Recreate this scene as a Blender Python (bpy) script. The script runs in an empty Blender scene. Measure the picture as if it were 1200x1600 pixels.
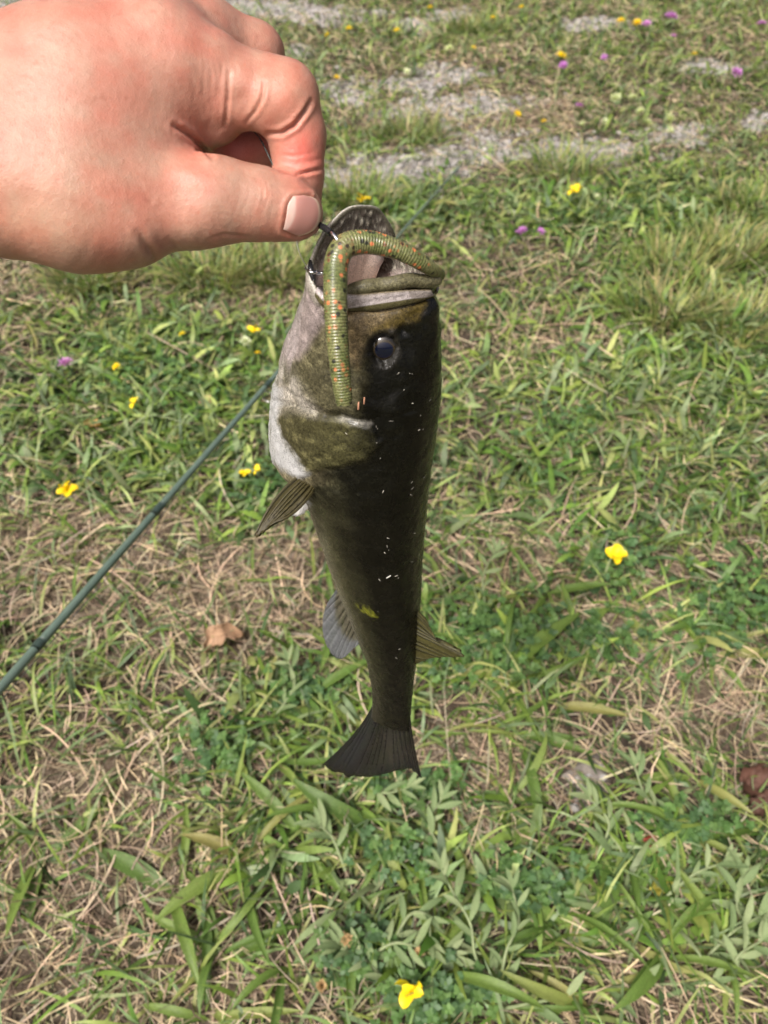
import bpy, math, random
import numpy as np
from mathutils import Matrix, Vector
from mathutils.bvhtree import BVHTree

# ------------------------------------------------------------------ camera
FPX = 1203.0                      # focal length in photo pixels (1200 x 1600)
PITCH = math.radians(48.0)
CAM = np.array([0.0, 0.0, 1.0])
RIGHT = np.array([1.0, 0.0, 0.0])
FWD = np.array([0.0, math.cos(PITCH), -math.sin(PITCH)])
DOWN = np.array([0.0, -math.sin(PITCH), -math.cos(PITCH)])

scene = bpy.context.scene
COL = scene.collection
cam_data = bpy.data.cameras.new('camera')
cam_data.sensor_fit = 'VERTICAL'
cam_data.sensor_height = 24.0
cam_data.lens = 24.0 * FPX / 1600.0
cam_data.clip_start = 0.01
cam_data.clip_end = 2000.0
cam_data.dof.use_dof = True
cam_data.dof.focus_distance = 0.335
cam_data.dof.aperture_fstop = 9.6
cam_obj = bpy.data.objects.new('camera', cam_data)
cam_obj.location = CAM
cam_obj.rotation_euler = (math.pi / 2 - PITCH, 0, 0)
COL.objects.link(cam_obj)
scene.camera = cam_obj

# ------------------------------------------------------------------ sky, sun, exposure
SUN_EL, SUN_AZ = math.radians(57), math.radians(-142)     # azimuth from +Y towards +X
world = bpy.data.worlds.new('World')
scene.world = world
world.use_nodes = True
wn, wl = world.node_tree.nodes, world.node_tree.links
bg = wn['Background']
sky = wn.new('ShaderNodeTexSky')
sky.sky_type = 'NISHITA'
sky.sun_disc = False
sky.sun_elevation = SUN_EL
sky.sun_rotation = SUN_AZ
sky.air_density = 0.35
sky.dust_density = 10.0
sky.ozone_density = 0.3
wl.new(sky.outputs[0], bg.inputs[0])
bg.inputs[1].default_value = 0.11
sun_data = bpy.data.lights.new('sun', 'SUN')
sun_data.energy = 2.3
sun_data.angle = math.radians(11)
sun_data.color = (1.0, 0.97, 0.93)
sun = bpy.data.objects.new('sun', sun_data)
sd = Vector((math.sin(SUN_AZ) * math.cos(SUN_EL), math.cos(SUN_AZ) * math.cos(SUN_EL), math.sin(SUN_EL)))
sun.rotation_euler = sd.to_track_quat('Z', 'Y').to_euler()
sun.location = sd * 20
COL.objects.link(sun)
vs = scene.view_settings
vs.view_transform = 'Standard'
vs.look = 'None'
vs.gamma = 1.0
vs.exposure = 0.80
vs.use_curve_mapping = False

rng = np.random.default_rng(11)
random.seed(11)

# ------------------------------------------------------------------ helpers
def cam3(px, py, z):
    """a point the lens sees at photo pixel px,py and depth z, in camera axes (right, down, forward)"""
    return np.array([(px - 600) / FPX * z, (py - 800) / FPX * z, z])

def cam2world(p):
    p = np.asarray(p, dtype=float)
    return CAM + p[..., 0:1] * RIGHT + p[..., 1:2] * DOWN + p[..., 2:3] * FWD

def W(px, py, z):
    return cam2world(cam3(px, py, z))

def project(p):
    """camera axes -> photo pixels"""
    return 600 + FPX * p[..., 0] / p[..., 2], 800 + FPX * p[..., 1] / p[..., 2]

def world2px(x, y, z=0.0):
    q = np.stack([x, y, np.zeros_like(x) + z], -1) - CAM
    c = np.stack([q @ RIGHT, q @ DOWN, q @ FWD], -1)
    c[..., 2] = np.maximum(c[..., 2], 0.05)
    return project(c)

def ground(px, py):
    v, u = (py - 800) / FPX, (px - 600) / FPX
    t = CAM[2] / (math.sin(PITCH) + v * math.cos(PITCH))
    return u * t, t * (math.cos(PITCH) - v * math.sin(PITCH))

def mesh_np(name, verts, faces, colors=None, smooth=True, uv=None):
    """verts (n,3); faces (m,4) or (m,3) arrays, or list of such"""
    me = bpy.data.meshes.new(name)
    fl = faces if isinstance(faces, list) else [faces]
    fl = [np.asarray(f, dtype=np.int32) for f in fl if len(f)]
    loops = np.concatenate([f.ravel() for f in fl])
    tot = np.concatenate([np.full(len(f), f.shape[1], dtype=np.int32) for f in fl])
    start = np.concatenate([[0], np.cumsum(tot)[:-1]]).astype(np.int32)
    me.vertices.add(len(verts))
    me.vertices.foreach_set('co', np.asarray(verts, dtype=np.float32).ravel())
    me.loops.add(len(loops))
    me.loops.foreach_set('vertex_index', loops.astype(np.int32))
    me.polygons.add(len(tot))
    me.polygons.foreach_set('loop_start', start)
    me.polygons.foreach_set('loop_total', tot)
    if smooth:
        me.polygons.foreach_set('use_smooth', np.ones(len(tot), dtype=bool))
    me.update(calc_edges=True)
    if colors is not None:
        a = me.attributes.new('Col', 'FLOAT_COLOR', 'POINT')
        c = np.ones((len(verts), 4), dtype=np.float32)
        c[:, :colors.shape[1]] = colors
        a.data.foreach_set('color', c.ravel())
    if uv is not None:
        a = me.attributes.new('uvp', 'FLOAT2', 'POINT')
        a.data.foreach_set('vector', np.asarray(uv, dtype=np.float32).ravel())
    me.validate()
    return me

def obj(name, me, mat=None, parent=None, label=None, cat=None, group=None, kind=None):
    o = bpy.data.objects.new(name, me)
    COL.objects.link(o)
    if mat is not None and me is not None and not me.materials:
        me.materials.append(mat)
    if parent is not None:
        o.parent = parent
    tag(o, label, cat, group, kind)
    return o

def tag(o, label=None, cat=None, group=None, kind=None):
    if label: o['label'] = label
    if cat: o['category'] = cat
    if group: o['group'] = group
    if kind: o['kind'] = kind

def thing(name, label, cat, loc=(0, 0, 0), rot=(0, 0, 0), group=None):
    o = bpy.data.objects.new(name, None)
    o.empty_display_size = 0.02
    COL.objects.link(o)
    o.location = loc
    o.rotation_euler = rot
    tag(o, label, cat, group)
    return o

def grid_faces(nu, nv, close_v=False, close_u=False):
    i = np.arange(nu if close_u else nu - 1)
    j = np.arange(nv if close_v else nv - 1)
    I, J = np.meshgrid(i, j, indexing='ij')
    I2, J2 = (I + 1) % nu, (J + 1) % nv
    return np.stack([I * nv + J, I2 * nv + J, I2 * nv + J2, I * nv + J2], -1).reshape(-1, 4)

def catmull(pts, n, closed=False):
    P = np.asarray(pts, dtype=float)
    m = len(P)
    segs = m if closed else m - 1
    t = np.linspace(0, segs, n, endpoint=not closed)
    i = np.minimum(t.astype(int), segs - 1)
    f = (t - i)[:, None]
    g = (lambda k: P[k % m]) if closed else (lambda k: P[np.clip(k, 0, m - 1)])
    p0, p1, p2, p3 = g(i - 1), g(i), g(i + 1), g(i + 2)
    return 0.5 * (2 * p1 + (p2 - p0) * f + (2 * p0 - 5 * p1 + 4 * p2 - p3) * f ** 2 + (3 * p1 - p0 - 3 * p2 + p3) * f ** 3)

def frames(path):
    T = np.gradient(path, axis=0)
    T /= np.linalg.norm(T, axis=1)[:, None] + 1e-12
    n = np.cross(T[0], [0, 0, 1.0])
    if np.linalg.norm(n) < 1e-3: n = np.cross(T[0], [1.0, 0, 0])
    n /= np.linalg.norm(n)
    N = [n]
    for k in range(1, len(T)):
        n = n - T[k] * (n @ T[k]); n /= np.linalg.norm(n) + 1e-12
        N.append(n)
    N = np.array(N)
    return T, N, np.cross(T, N)

def tube(path, rad, seg=12, caps=True, flat=1.0):
    path = np.asarray(path, float)
    n = len(path)
    rad = np.broadcast_to(np.asarray(rad, float), (n,))
    T, N, B = frames(path)
    a = np.linspace(0, 2 * np.pi, seg, endpoint=False)
    v = path[:, None, :] + rad[:, None, None] * (np.cos(a)[None, :, None] * N[:, None, :] + flat * np.sin(a)[None, :, None] * B[:, None, :])
    v = v.reshape(-1, 3)
    f = [grid_faces(n, seg, close_v=True)]
    if caps:
        v = np.concatenate([v, path[:1], path[-1:]])
        j = np.arange(seg); j2 = (j + 1) % seg
        f.append(np.stack([j2, j, np.full(seg, n * seg)], -1))
        f.append(np.stack([(n - 1) * seg + j, (n - 1) * seg + j2, np.full(seg, n * seg + 1)], -1))
    return v, f

def vnoise(x, y, scale, seed=0):
    r = np.random.default_rng(1000 + seed)
    tab = r.random((64, 64))
    X, Y = x * scale + 500.3, y * scale + 500.7
    i, j = np.floor(X).astype(int), np.floor(Y).astype(int)
    fx, fy = X - i, Y - j
    fx, fy = fx * fx * (3 - 2 * fx), fy * fy * (3 - 2 * fy)
    g = lambda a, b: tab[a % 64, b % 64]
    return (g(i, j) * (1 - fx) + g(i + 1, j) * fx) * (1 - fy) + (g(i, j + 1) * (1 - fx) + g(i + 1, j + 1) * fx) * fy

def sstep(a, b, x):
    t = np.clip((x - a) / (b - a), 0, 1)
    return t * t * (3 - 2 * t)

def polydist(x, y, pts):
    """distance to a polyline, and the parameter 0..1 along it"""
    pts = np.asarray(pts, float)
    best = np.full(np.shape(x), 1e9); par = np.zeros(np.shape(x))
    n = len(pts) - 1
    for k in range(n):
        a, b = pts[k], pts[k + 1]
        d = b - a
        t = np.clip(((x - a[0]) * d[0] + (y - a[1]) * d[1]) / (d @ d + 1e-9), 0, 1)
        q = np.hypot(x - a[0] - t * d[0], y - a[1] - t * d[1])
        m = q < best
        best = np.where(m, q, best); par = np.where(m, (k + t) / n, par)
    return best, par

def inpoly(x, y, pts):
    pts = np.asarray(pts, float)
    c = np.zeros(np.shape(x), dtype=bool)
    j = len(pts) - 1
    for i in range(len(pts)):
        xi, yi = pts[i]; xj, yj = pts[j]
        cond = ((yi > y) != (yj > y)) & (x < (xj - xi) * (y - yi) / (yj - yi + 1e-12) + xi)
        c ^= cond
        j = i
    return c

def polymask(x, y, pts, soft):
    """1 inside the polygon, 0 outside, soft edge of that many units"""
    p = list(pts) + [pts[0]]
    d, _ = polydist(x, y, p)
    sd_ = np.where(inpoly(x, y, pts), -d, d)
    return 1 - sstep(-soft, soft, sd_)

# ------------------------------------------------------------------ materials
def mat_new(name):
    m = bpy.data.materials.new(name)
    m.use_nodes = True
    nt = m.node_tree
    return m, nt.nodes, nt.links, nt.nodes['Principled BSDF']

def N_(nodes, kind, **kw):
    n = nodes.new(kind)
    for k, v in kw.items(): setattr(n, k, v)
    return n

def mixcol(nodes, links, fac, a, b, blend='MIX'):
    m = nodes.new('ShaderNodeMix')
    m.data_type = 'RGBA'
    m.blend_type = blend
    for i, v in ((0, fac), (6, a), (7, b)):
        if hasattr(v, 'is_output') or isinstance(v, bpy.types.NodeSocket): links.new(v, m.inputs[i])
        else: m.inputs[i].default_value = v if i == 0 else (*v, 1) if len(v) == 3 else v
    return m.outputs[2]

def ramp(nodes, links, fac, stops):
    r = nodes.new('ShaderNodeValToRGB')
    e = r.color_ramp.elements
    while len(e) < len(stops): e.new(0.5)
    for el, (p, c) in zip(e, stops):
        el.position = p
        el.color = (c, c, c, 1) if isinstance(c, (int, float)) else (*c, 1)
    links.new(fac, r.inputs[0])
    return r.outputs[0]

def noise(nodes, links, vec, scale, detail=3, rough=0.6):
    n = nodes.new('ShaderNodeTexNoise')
    n.inputs['Scale'].default_value = scale
    n.inputs['Detail'].default_value = detail
    n.inputs['Roughness'].default_value = rough
    if vec is not None: links.new(vec, n.inputs['Vector'])
    return n.outputs['Fac']

def bump(nodes, links, height, strength, dist, prev=None):
    b = nodes.new('ShaderNodeBump')
    b.inputs['Strength'].default_value = strength
    b.inputs['Distance'].default_value = dist
    links.new(height, b.inputs['Height'])
    if prev is not None: links.new(prev, b.inputs['Normal'])
    return b.outputs[0]

def leafy(name, base=None, rough=0.5, trans=0.3, vary=0.25, spec=0.35):
    """foliage: colour from the Col attribute (or a base colour varied per object), light passing through"""
    m, n, l, b = mat_new(name)
    if base is None:
        a = N_(n, 'ShaderNodeAttribute', attribute_name='Col')
        col = a.outputs['Color']
    else:
        oi = n.new('ShaderNodeObjectInfo')
        col = ramp(n, l, oi.outputs['Random'], base)
    tc = n.new('ShaderNodeTexCoord')
    nz = noise(n, l, tc.outputs['Object'], 90, 3)
    k = ramp(n, l, nz, [(0.25, 1 - vary), (0.75, 1 + vary)])
    col = mixcol(n, l, 1.0, col, k, 'MULTIPLY')
    l.new(col, b.inputs['Base Color'])
    b.inputs['Roughness'].default_value = rough
    b.inputs['Specular IOR Level'].default_value = spec
    tr = n.new('ShaderNodeBsdfTranslucent')
    l.new(mixcol(n, l, 1.0, col, (1.0, 1.15, 0.6), 'MULTIPLY'), tr.inputs[0])
    mx = n.new('ShaderNodeMixShader')
    mx.inputs[0].default_value = trans
    l.new(b.outputs[0], mx.inputs[1]); l.new(tr.outputs[0], mx.inputs[2])
    l.new(mx.outputs[0], n['Material Output'].inputs[0])
    return m

def simple(name, col, rough=0.5, metal=0.0, spec=0.5, vary=0.0, scale=200):
    m, n, l, b = mat_new(name)
    b.inputs['Roughness'].default_value = rough
    b.inputs['Metallic'].default_value = metal
    b.inputs['Specular IOR Level'].default_value = spec
    if vary:
        tc = n.new('ShaderNodeTexCoord')
        nz = noise(n, l, tc.outputs['Object'], scale, 4)
        k = ramp(n, l, nz, [(0.3, 1 - vary), (0.7, 1 + vary)])
        l.new(mixcol(n, l, 1.0, col, k, 'MULTIPLY'), b.inputs['Base Color'])
    else:
        b.inputs['Base Color'].default_value = (*col, 1)
    return m
# ------------------------------------------------------------------ ground and its patches
def blobs(px, py, lst):
    v = np.zeros_like(px)
    for (x, y, rx, ry) in lst:
        v = np.maximum(v, np.exp(-((px - x) / rx) ** 2 - ((py - y) / ry) ** 2))
    return v

GRAVEL = [(900, 235, 150, 26), (760, 235, 90, 24), (640, 262, 120, 26), (560, 282, 80, 16), (720, 120, 70, 14), (650, 135, 50, 10),
          (545, 150, 45, 18), (480, 22, 110, 14), (390, 8, 90, 12), (690, 25, 40, 9), (925, 38, 55, 9), (1060, 210, 50, 16),
          (1190, 190, 30, 14), (730, 165, 90, 14), (615, 180, 45, 9), (1110, 105, 50, 10), (20, 5, 60, 12), (470, 85, 22, 10), (640, 40, 30, 8),
          (915, 1215, 38, 40)]
DRY = [(130, 880, 170, 90), (330, 960, 190, 100), (60, 800, 110, 50), (110, 1400, 230, 170), (240, 1240, 190, 90), (740, 1185, 130, 60),
       (900, 545, 90, 40), (1010, 930, 160, 80), (1130, 1080, 130, 90), (30, 440, 70, 40), (380, 470, 130, 50), (250, 1560, 260, 80),
       (830, 880, 120, 60), (1010, 640, 120, 30), (760, 180, 160, 50), (950, 1530, 200, 70), (760, 1270, 70, 60), (1150, 380, 60, 30), (560, 470, 120, 30), (430, 870, 90, 40)]
LUSH = [(1060, 600, 220, 160), (300, 590, 260, 110), (450, 1120, 140, 110), (740, 1010, 120, 90), (1000, 1400, 240, 120), (680, 1420, 150, 130),
        (200, 720, 200, 60), (420, 770, 150, 70), (1000, 330, 250, 50), (620, 320, 130, 40), (870, 760, 160, 70), (1100, 800, 150, 50), (420, 1290, 110, 80), (1120, 960, 60, 60), (950, 860, 90, 60)]

def patch(x, y):
    """gravel, dry and lush amounts 0..1 at ground points"""
    px, py = world2px(x, y)
    wob = vnoise(x, y, 14, 3) - 0.5
    wob2 = vnoise(x, y, 6, 4) - 0.5
    inside = (px > -150) & (px < 1350) & (py > -60) & (py < 1700)
    g = blobs(px, py * 0.78 + 0.22 * py, [(x_, y_, rx_ * 1.12, ry_ * 1.35) if y_ < 1000 else (x_, y_, rx_, ry_) for (x_, y_, rx_, ry_) in GRAVEL]) + 0.55 * wob + 0.3 * wob2 + 0.45 * (vnoise(x, y, 40, 9) - 0.5)
    d = blobs(px, py, DRY) + 0.5 * wob
    u = blobs(px, py, LUSH) + 0.4 * wob2
    gn = vnoise(x, y * 2.2, 1.7, 5) * 0.7 + vnoise(x, y, 6, 6) * 0.3
    far = sstep(1.2, 2.6, y)
    g = np.where(inside, g, sstep(0.55, 0.75, gn) * far)
    d = np.where(inside, d, sstep(0.4, 0.7, vnoise(x, y, 3.1, 7)))
    u = np.where(inside, u, sstep(0.4, 0.7, vnoise(x, y, 2.3, 8)))
    return 0.92 * sstep(0.22, 0.85, g), np.clip(d, 0, 1), np.clip(u, 0, 1)

def gheight(x, y):
    return 0.014 * (vnoise(x, y, 5, 21) - 0.5) + 0.006 * (vnoise(x, y, 17, 22) - 0.5)

ax_ = np.concatenate([-np.geomspace(600, 3.1, 26), np.arange(-3.0, 3.001, 0.03), np.geomspace(3.1, 600, 26)])
ay_ = np.concatenate([-np.geomspace(600, 0.9, 20), np.arange(-0.8, 6.001, 0.03), np.geomspace(6.2, 900, 26)])
GX, GY = np.meshgrid(ax_, ay_, indexing='ij')
near = (np.abs(GX) < 3.2) & (GY > -1) & (GY < 6.3)
gg, gd, gu = patch(GX.ravel(), GY.ravel())
gz = np.where(near.ravel(), gheight(GX.ravel(), GY.ravel()), 0)
n1 = vnoise(GX.ravel(), GY.ravel(), 9, 31); n2 = vnoise(GX.ravel(), GY.ravel(), 27, 32)
soil = np.array([0.050, 0.038, 0.028])[None] * (0.6 + 0.8 * n1[:, None])
dryc = np.array([0.17, 0.135, 0.095])[None] * (0.6 + 0.7 * n2[:, None])
grav = np.array([0.27, 0.258, 0.24])[None] * (0.7 + 0.5 * n2[:, None])
outer = ~near.ravel()
gc = soil * (1 - 0.7 * gd[:, None]) + dryc * 0.7 * gd[:, None]
gc = gc * (1 - gg[:, None]) + grav * gg[:, None]
gc[outer] = np.array([0.085, 0.085, 0.04])[None] * (0.7 + 0.6 * n1[outer, None])
gmat, n, l, b = mat_new('soil')
at = N_(n, 'ShaderNodeAttribute', attribute_name='Col')
tc = n.new('ShaderNodeTexCoord')
f1 = noise(n, l, tc.outputs['Object'], 130, 6, 0.7)
f2 = noise(n, l, tc.outputs['Object'], 420, 3, 0.7)
c1 = mixcol(n, l, 1.0, at.outputs['Color'], ramp(n, l, f1, [(0.3, 0.45), (0.7, 1.5)]), 'MULTIPLY')
l.new(mixcol(n, l, 1.0, c1, ramp(n, l, f2, [(0.3, 0.7), (0.7, 1.3)]), 'MULTIPLY'), b.inputs['Base Color'])
b.inputs['Roughness'].default_value = 0.95
b.inputs['Specular IOR Level'].default_value = 0.15
l.new(bump(n, l, f2, 0.5, 0.003, bump(n, l, f1, 0.8, 0.008)), b.inputs['Normal'])
obj('ground', mesh_np('ground', np.stack([GX.ravel(), GY.ravel(), gz], -1), grid_faces(len(ax_), len(ay_)), gc), gmat, kind='structure')

# ------------------------------------------------------------------ blades: many thin strips in one mesh
def blades(base, head, L, wid, a0, bend, yaw, cols, K=4, prof='grass', cup=0.0, twist=None):
    n = len(L)
    t = np.linspace(0, 1, K + 1)
    tm = (t[:-1] + t[1:]) / 2
    el = a0[:, None] - bend[:, None] * tm[None]
    hd = head[:, None] + yaw[:, None] * tm[None]
    seg = (L / K)[:, None]
    step = np.stack([np.cos(hd) * np.cos(el) * seg, np.sin(hd) * np.cos(el) * seg, np.sin(el) * seg], -1)
    p = np.concatenate([np.zeros((n, 1, 3)), np.cumsum(step, 1)], 1) + base[:, None, :]
    # a strip never dives into the soil
    gzz = gheight(p[..., 0], p[..., 1]) + 0.0015
    lift = np.maximum(gzz - p[..., 2], 0)
    p[..., 2] += lift
    hv = head[:, None] + yaw[:, None] * t[None]
    tw = (np.zeros(n) if twist is None else twist)[:, None] * (0.3 + 0.7 * t[None])
    side = np.stack([-np.sin(hv) * np.cos(tw), np.cos(hv) * np.cos(tw), np.sin(tw)], -1)
    if prof == 'grass': w = np.minimum(1, (1 - t) * 2.2 + 0.04) * np.minimum(1, 0.6 + t * 2)
    elif prof == 'leaf': w = np.sin(np.pi * np.clip(t * 0.93 + 0.05, 0, 1)) ** 0.9 + 0.05
    else: w = np.full(K + 1, 1.0); w[-1] = 0.4
    off = side * (wid[:, None] * w[None] / 2)[..., None]
    v = np.stack([p - off, p + off], 2).reshape(-1, 3)
    k = np.arange(K)
    f = np.stack([2 * k, 2 * k + 1, 2 * k + 3, 2 * k + 2], -1)
    f = (f[None] + (np.arange(n) * 2 * (K + 1))[:, None, None]).reshape(-1, 4)
    cc = np.repeat(cols, 2 * (K + 1), 0)
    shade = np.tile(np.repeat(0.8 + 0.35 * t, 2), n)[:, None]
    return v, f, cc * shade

def scatter(n, want, seed, y0=-0.15, y1=4.9, near_bias=1.0):
    """n ground points inside (and a little beyond) the view, kept with probability want(gravel,dry,lush,y)"""
    r = np.random.default_rng(seed)
    out = []
    cnt = 0
    while cnt < n:
        m = n * 2
        y = y0 + (y1 - y0) * r.random(m) ** near_bias
        half = 0.80 + 0.47 * np.maximum(y, 0)
        x = (r.random(m) * 2 - 1) * half
        keepw = half / half.max()
        ok = r.random(m) < keepw
        g, d, u = patch(x, y)
        ok &= r.random(m) < want(g, d, u, y)
        q = np.stack([x[ok], y[ok]], -1)
        out.append(q); cnt += len(q)
    return np.concatenate(out)[:n]

def at_ground(q, dz=0.0):
    return np.concatenate([q, (gheight(q[:, 0], q[:, 1]) + dz)[:, None]], 1)

def pick(pal, n, r, jit=0.2):
    pal = np.array(pal)
    c = pal[r.integers(0, len(pal), n)]
    return c * (1 + jit * (r.random((n, 1)) * 2 - 1)) * (1 + 0.08 * (r.random((n, 3)) * 2 - 1))

GREENS = [(0.075, 0.140, 0.024), (0.125, 0.200, 0.034), (0.050, 0.092, 0.028), (0.19, 0.26, 0.055), (0.115, 0.165, 0.065), (0.26, 0.30, 0.10), (0.18, 0.24, 0.11)]
STRAWS = [(0.43, 0.34, 0.22), (0.34, 0.265, 0.18), (0.15, 0.11, 0.075), (0.58, 0.47, 0.31), (0.36, 0.30, 0.22), (0.10, 0.072, 0.05)]

def stuff(name, vf, mat, label, cat):
    v = np.concatenate([a[0] for a in vf]); off = 0; fs = []
    for a in vf:
        fs.append(a[1] + off); off += len(a[0])
    c = np.concatenate([a[2] for a in vf])
    return obj(name, mesh_np(name, v, np.concatenate(fs), c), mat, label=label, cat=cat, kind='stuff')

r = np.random.default_rng(5)
g_mat = leafy('grass_blade', None, 0.5, 0.3)
s_mat = leafy('dry_straw', None, 0.75, 0.15, 0.3, 0.2)

# green grass: short blades leaning all ways, thicker where the patch is lush
vf = []
def grass_want(g, d, u, y): return np.clip((0.38 + 0.62 * u - 0.2 * d), 0.10, 1) * (1 - 0.85 * g)
n = 77000
q = scatter(n, grass_want, 41, near_bias=1.25)
cl = vnoise(q[:, 0], q[:, 1], 11, 51)
L = r.uniform(0.03, 0.09, n) * (0.7 + 0.6 * cl)
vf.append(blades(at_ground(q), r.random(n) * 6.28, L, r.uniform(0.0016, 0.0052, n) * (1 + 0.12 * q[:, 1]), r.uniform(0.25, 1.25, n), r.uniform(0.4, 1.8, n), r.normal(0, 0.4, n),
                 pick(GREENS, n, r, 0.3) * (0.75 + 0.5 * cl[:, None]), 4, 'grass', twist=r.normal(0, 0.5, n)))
# pale tufts standing a little taller
TUFTS = [(1140, 400, 60), (1060, 430, 40), (430, 430, 50), (150, 440, 50), (330, 440, 50), (560, 320, 40), (1180, 330, 40), (880, 270, 30), (1040, 500, 40), (1150, 520, 40), (640, 215, 25), (740, 50, 30)]
for (px, py, m) in TUFTS:
    x, y = ground(px, py)
    m *= 7
    rad = 0.07 * np.sqrt(r.random(m)); an = r.random(m) * 6.28
    q = np.stack([x + rad * np.cos(an) * 1.4, y + rad * np.sin(an)], -1)
    mixc = np.where(r.random((m, 1)) < 0.55, pick([(0.25, 0.25, 0.08), (0.18, 0.22, 0.06), (0.32, 0.28, 0.13)], m, r), pick(GREENS, m, r))
    vf.append(blades(at_ground(q), an + r.normal(0, 0.7, m), r.uniform(0.05, 0.12, m), r.uniform(0.002, 0.0045, m), r.uniform(0.7, 1.45, m), r.uniform(0.3, 1.2, m), r.normal(0, 0.3, m), mixc, 4, 'grass'))
stuff('grass', vf, g_mat, 'short green grass blades leaning every way over the soil', 'grass')

# dry straw and dead stems lying criss-cross
vf = []
def straw_want(g, d, u, y): return np.clip(0.42 + 0.6 * d - 0.2 * u, 0.12, 1) * (1 - 0.75 * g)
n = 114000
q = scatter(n, straw_want, 42, near_bias=1.35)
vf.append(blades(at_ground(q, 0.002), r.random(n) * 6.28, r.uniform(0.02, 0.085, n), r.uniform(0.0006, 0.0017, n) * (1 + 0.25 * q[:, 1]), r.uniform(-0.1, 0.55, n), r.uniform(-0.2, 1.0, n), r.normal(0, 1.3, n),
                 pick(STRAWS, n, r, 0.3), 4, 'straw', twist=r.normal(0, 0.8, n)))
n = 2700
q = scatter(n, straw_want, 43, near_bias=1.5)
vf.append(blades(at_ground(q, 0.008), r.random(n) * 6.28, r.uniform(0.06, 0.17, n), r.uniform(0.0013, 0.0027, n), r.uniform(0.0, 0.45, n), r.uniform(0.0, 0.9, n), r.normal(0, 0.8, n),
                 pick(STRAWS[:1] + STRAWS[3:5], n, r, 0.25), 6, 'straw', twist=r.normal(0, 0.6, n)))
stuff('dry_straw', vf, s_mat, 'dry tan straw and dead stems lying criss-cross on the soil', 'straw')

# broad weed leaves too small or too far to tell apart
vf = []
n = 14500
def weed_want(g, d, u, y): return np.clip(0.05 + 0.95 * u - 0.35 * d, 0, 1) * (1 - g) * (0.45 + 0.55 * sstep(0.6, 1.3, y))
q = scatter(n, weed_want, 44, near_bias=1.15)
cl = vnoise(q[:, 0], q[:, 1], 9, 61)
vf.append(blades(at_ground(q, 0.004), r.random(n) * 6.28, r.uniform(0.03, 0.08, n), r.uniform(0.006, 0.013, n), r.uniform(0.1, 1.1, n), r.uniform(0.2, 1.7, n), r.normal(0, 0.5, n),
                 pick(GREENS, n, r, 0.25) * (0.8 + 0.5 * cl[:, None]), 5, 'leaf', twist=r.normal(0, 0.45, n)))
stuff('broadleaf_weeds', vf, g_mat, 'small green weed leaves mixed through the grass', 'weeds')

# trefoil: low mats of tiny leaflets
MATS = [(760, 1010, 110, 75), (1120, 960, 80, 70), (950, 890, 60, 50), (930, 1000, 100, 40), (660, 1240, 70, 30), (620, 1340, 60, 40), (820, 1390, 80, 40), (560, 1500, 60, 50), (880, 690, 60, 40), (260, 600, 100, 50),
        (430, 770, 60, 40), (690, 1560, 80, 50), (1060, 1300, 70, 40), (480, 1080, 60, 40), (990, 350, 80, 20), (340, 1180, 60, 40), (560, 600, 60, 40)]
lv, lf, lc = [], [], []
for (px, py, rx, ry) in MATS:
    m = int(rx * ry / 30)
    gx, gy = ground(px + r.normal(0, 0.55, m) * rx, py + r.normal(0, 0.55, m) * ry)
    for x, y in zip(gx, gy):
        h = 0.008 + 0.03 * r.random(); c0 = np.array([x, y, gheight(np.array(x), np.array(y)) + h])
        col = np.array([(0.075, 0.15, 0.04), (0.10, 0.18, 0.05), (0.06, 0.12, 0.045)][r.integers(3)]) * r.uniform(0.75, 1.25)
        rot = r.random() * 6.28
        for k in range(5):
            a = rot + k * 1.2566 + r.normal(0, 0.12)
            Lf = r.uniform(0.006, 0.010); wv = Lf * 0.36
            d = np.array([math.cos(a), math.sin(a), r.uniform(-0.2, 0.5)]); s = np.array([-math.sin(a), math.cos(a), r.normal(0, 0.25)])
            o = len(lv)
            lv += [c0, c0 + d * Lf * 0.5 - s * wv, c0 + d * Lf + np.array([0, 0, -0.001]), c0 + d * Lf * 0.5 + s * wv]
            lf.append((o, o + 1, o + 2, o + 3)); lc += [col] * 4
        # its thin stalk
        o = len(lv); b0 = c0 + np.array([r.normal(0, 0.006), r.normal(0, 0.006), -h])
        w = np.array([0.0005, 0.0003, 0])
        lv += [b0 - w, b0 + w, c0 + w, c0 - w]; lf.append((o, o + 1, o + 2, o + 3)); lc += [col * 0.9] * 4
stuff('trefoil_mat', [(np.array(lv), np.array(lf), np.array(lc))], g_mat, 'low mats of tiny dark green trefoil leaflets', 'ground cover')

# gravel stones: small broken grey stones in the bare patches
def stone_mesh(seed):
    rr = np.random.default_rng(seed)
    ph = (1 + 5 ** 0.5) / 2
    v = np.array([(-1, ph, 0), (1, ph, 0), (-1, -ph, 0), (1, -ph, 0), (0, -1, ph), (0, 1, ph), (0, -1, -ph), (0, 1, -ph), (ph, 0, -1), (ph, 0, 1), (-ph, 0, -1), (-ph, 0, 1)], float) / 1.9
    f = np.array([(0, 11, 5), (0, 5, 1), (0, 1, 7), (0, 7, 10), (0, 10, 11), (1, 5, 9), (5, 11, 4), (11, 10, 2), (10, 7, 6), (7, 1, 8), (3, 9, 4), (3, 4, 2), (3, 2, 6), (3, 6, 8), (3, 8, 9), (4, 9, 5), (2, 4, 11), (6, 2, 10), (8, 6, 7), (9, 8, 1)])
    return v * (1 + 0.25 * rr.normal(size=(12, 3))), f
sv, sf, sc = [], [], []
q = scatter(8200, lambda g, d, u, y: np.clip(g * 1.2 - 0.1 + 0.012, 0, 1), 45, y0=0.2)
off = 0
protos = [stone_mesh(k) for k in range(8)]
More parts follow.
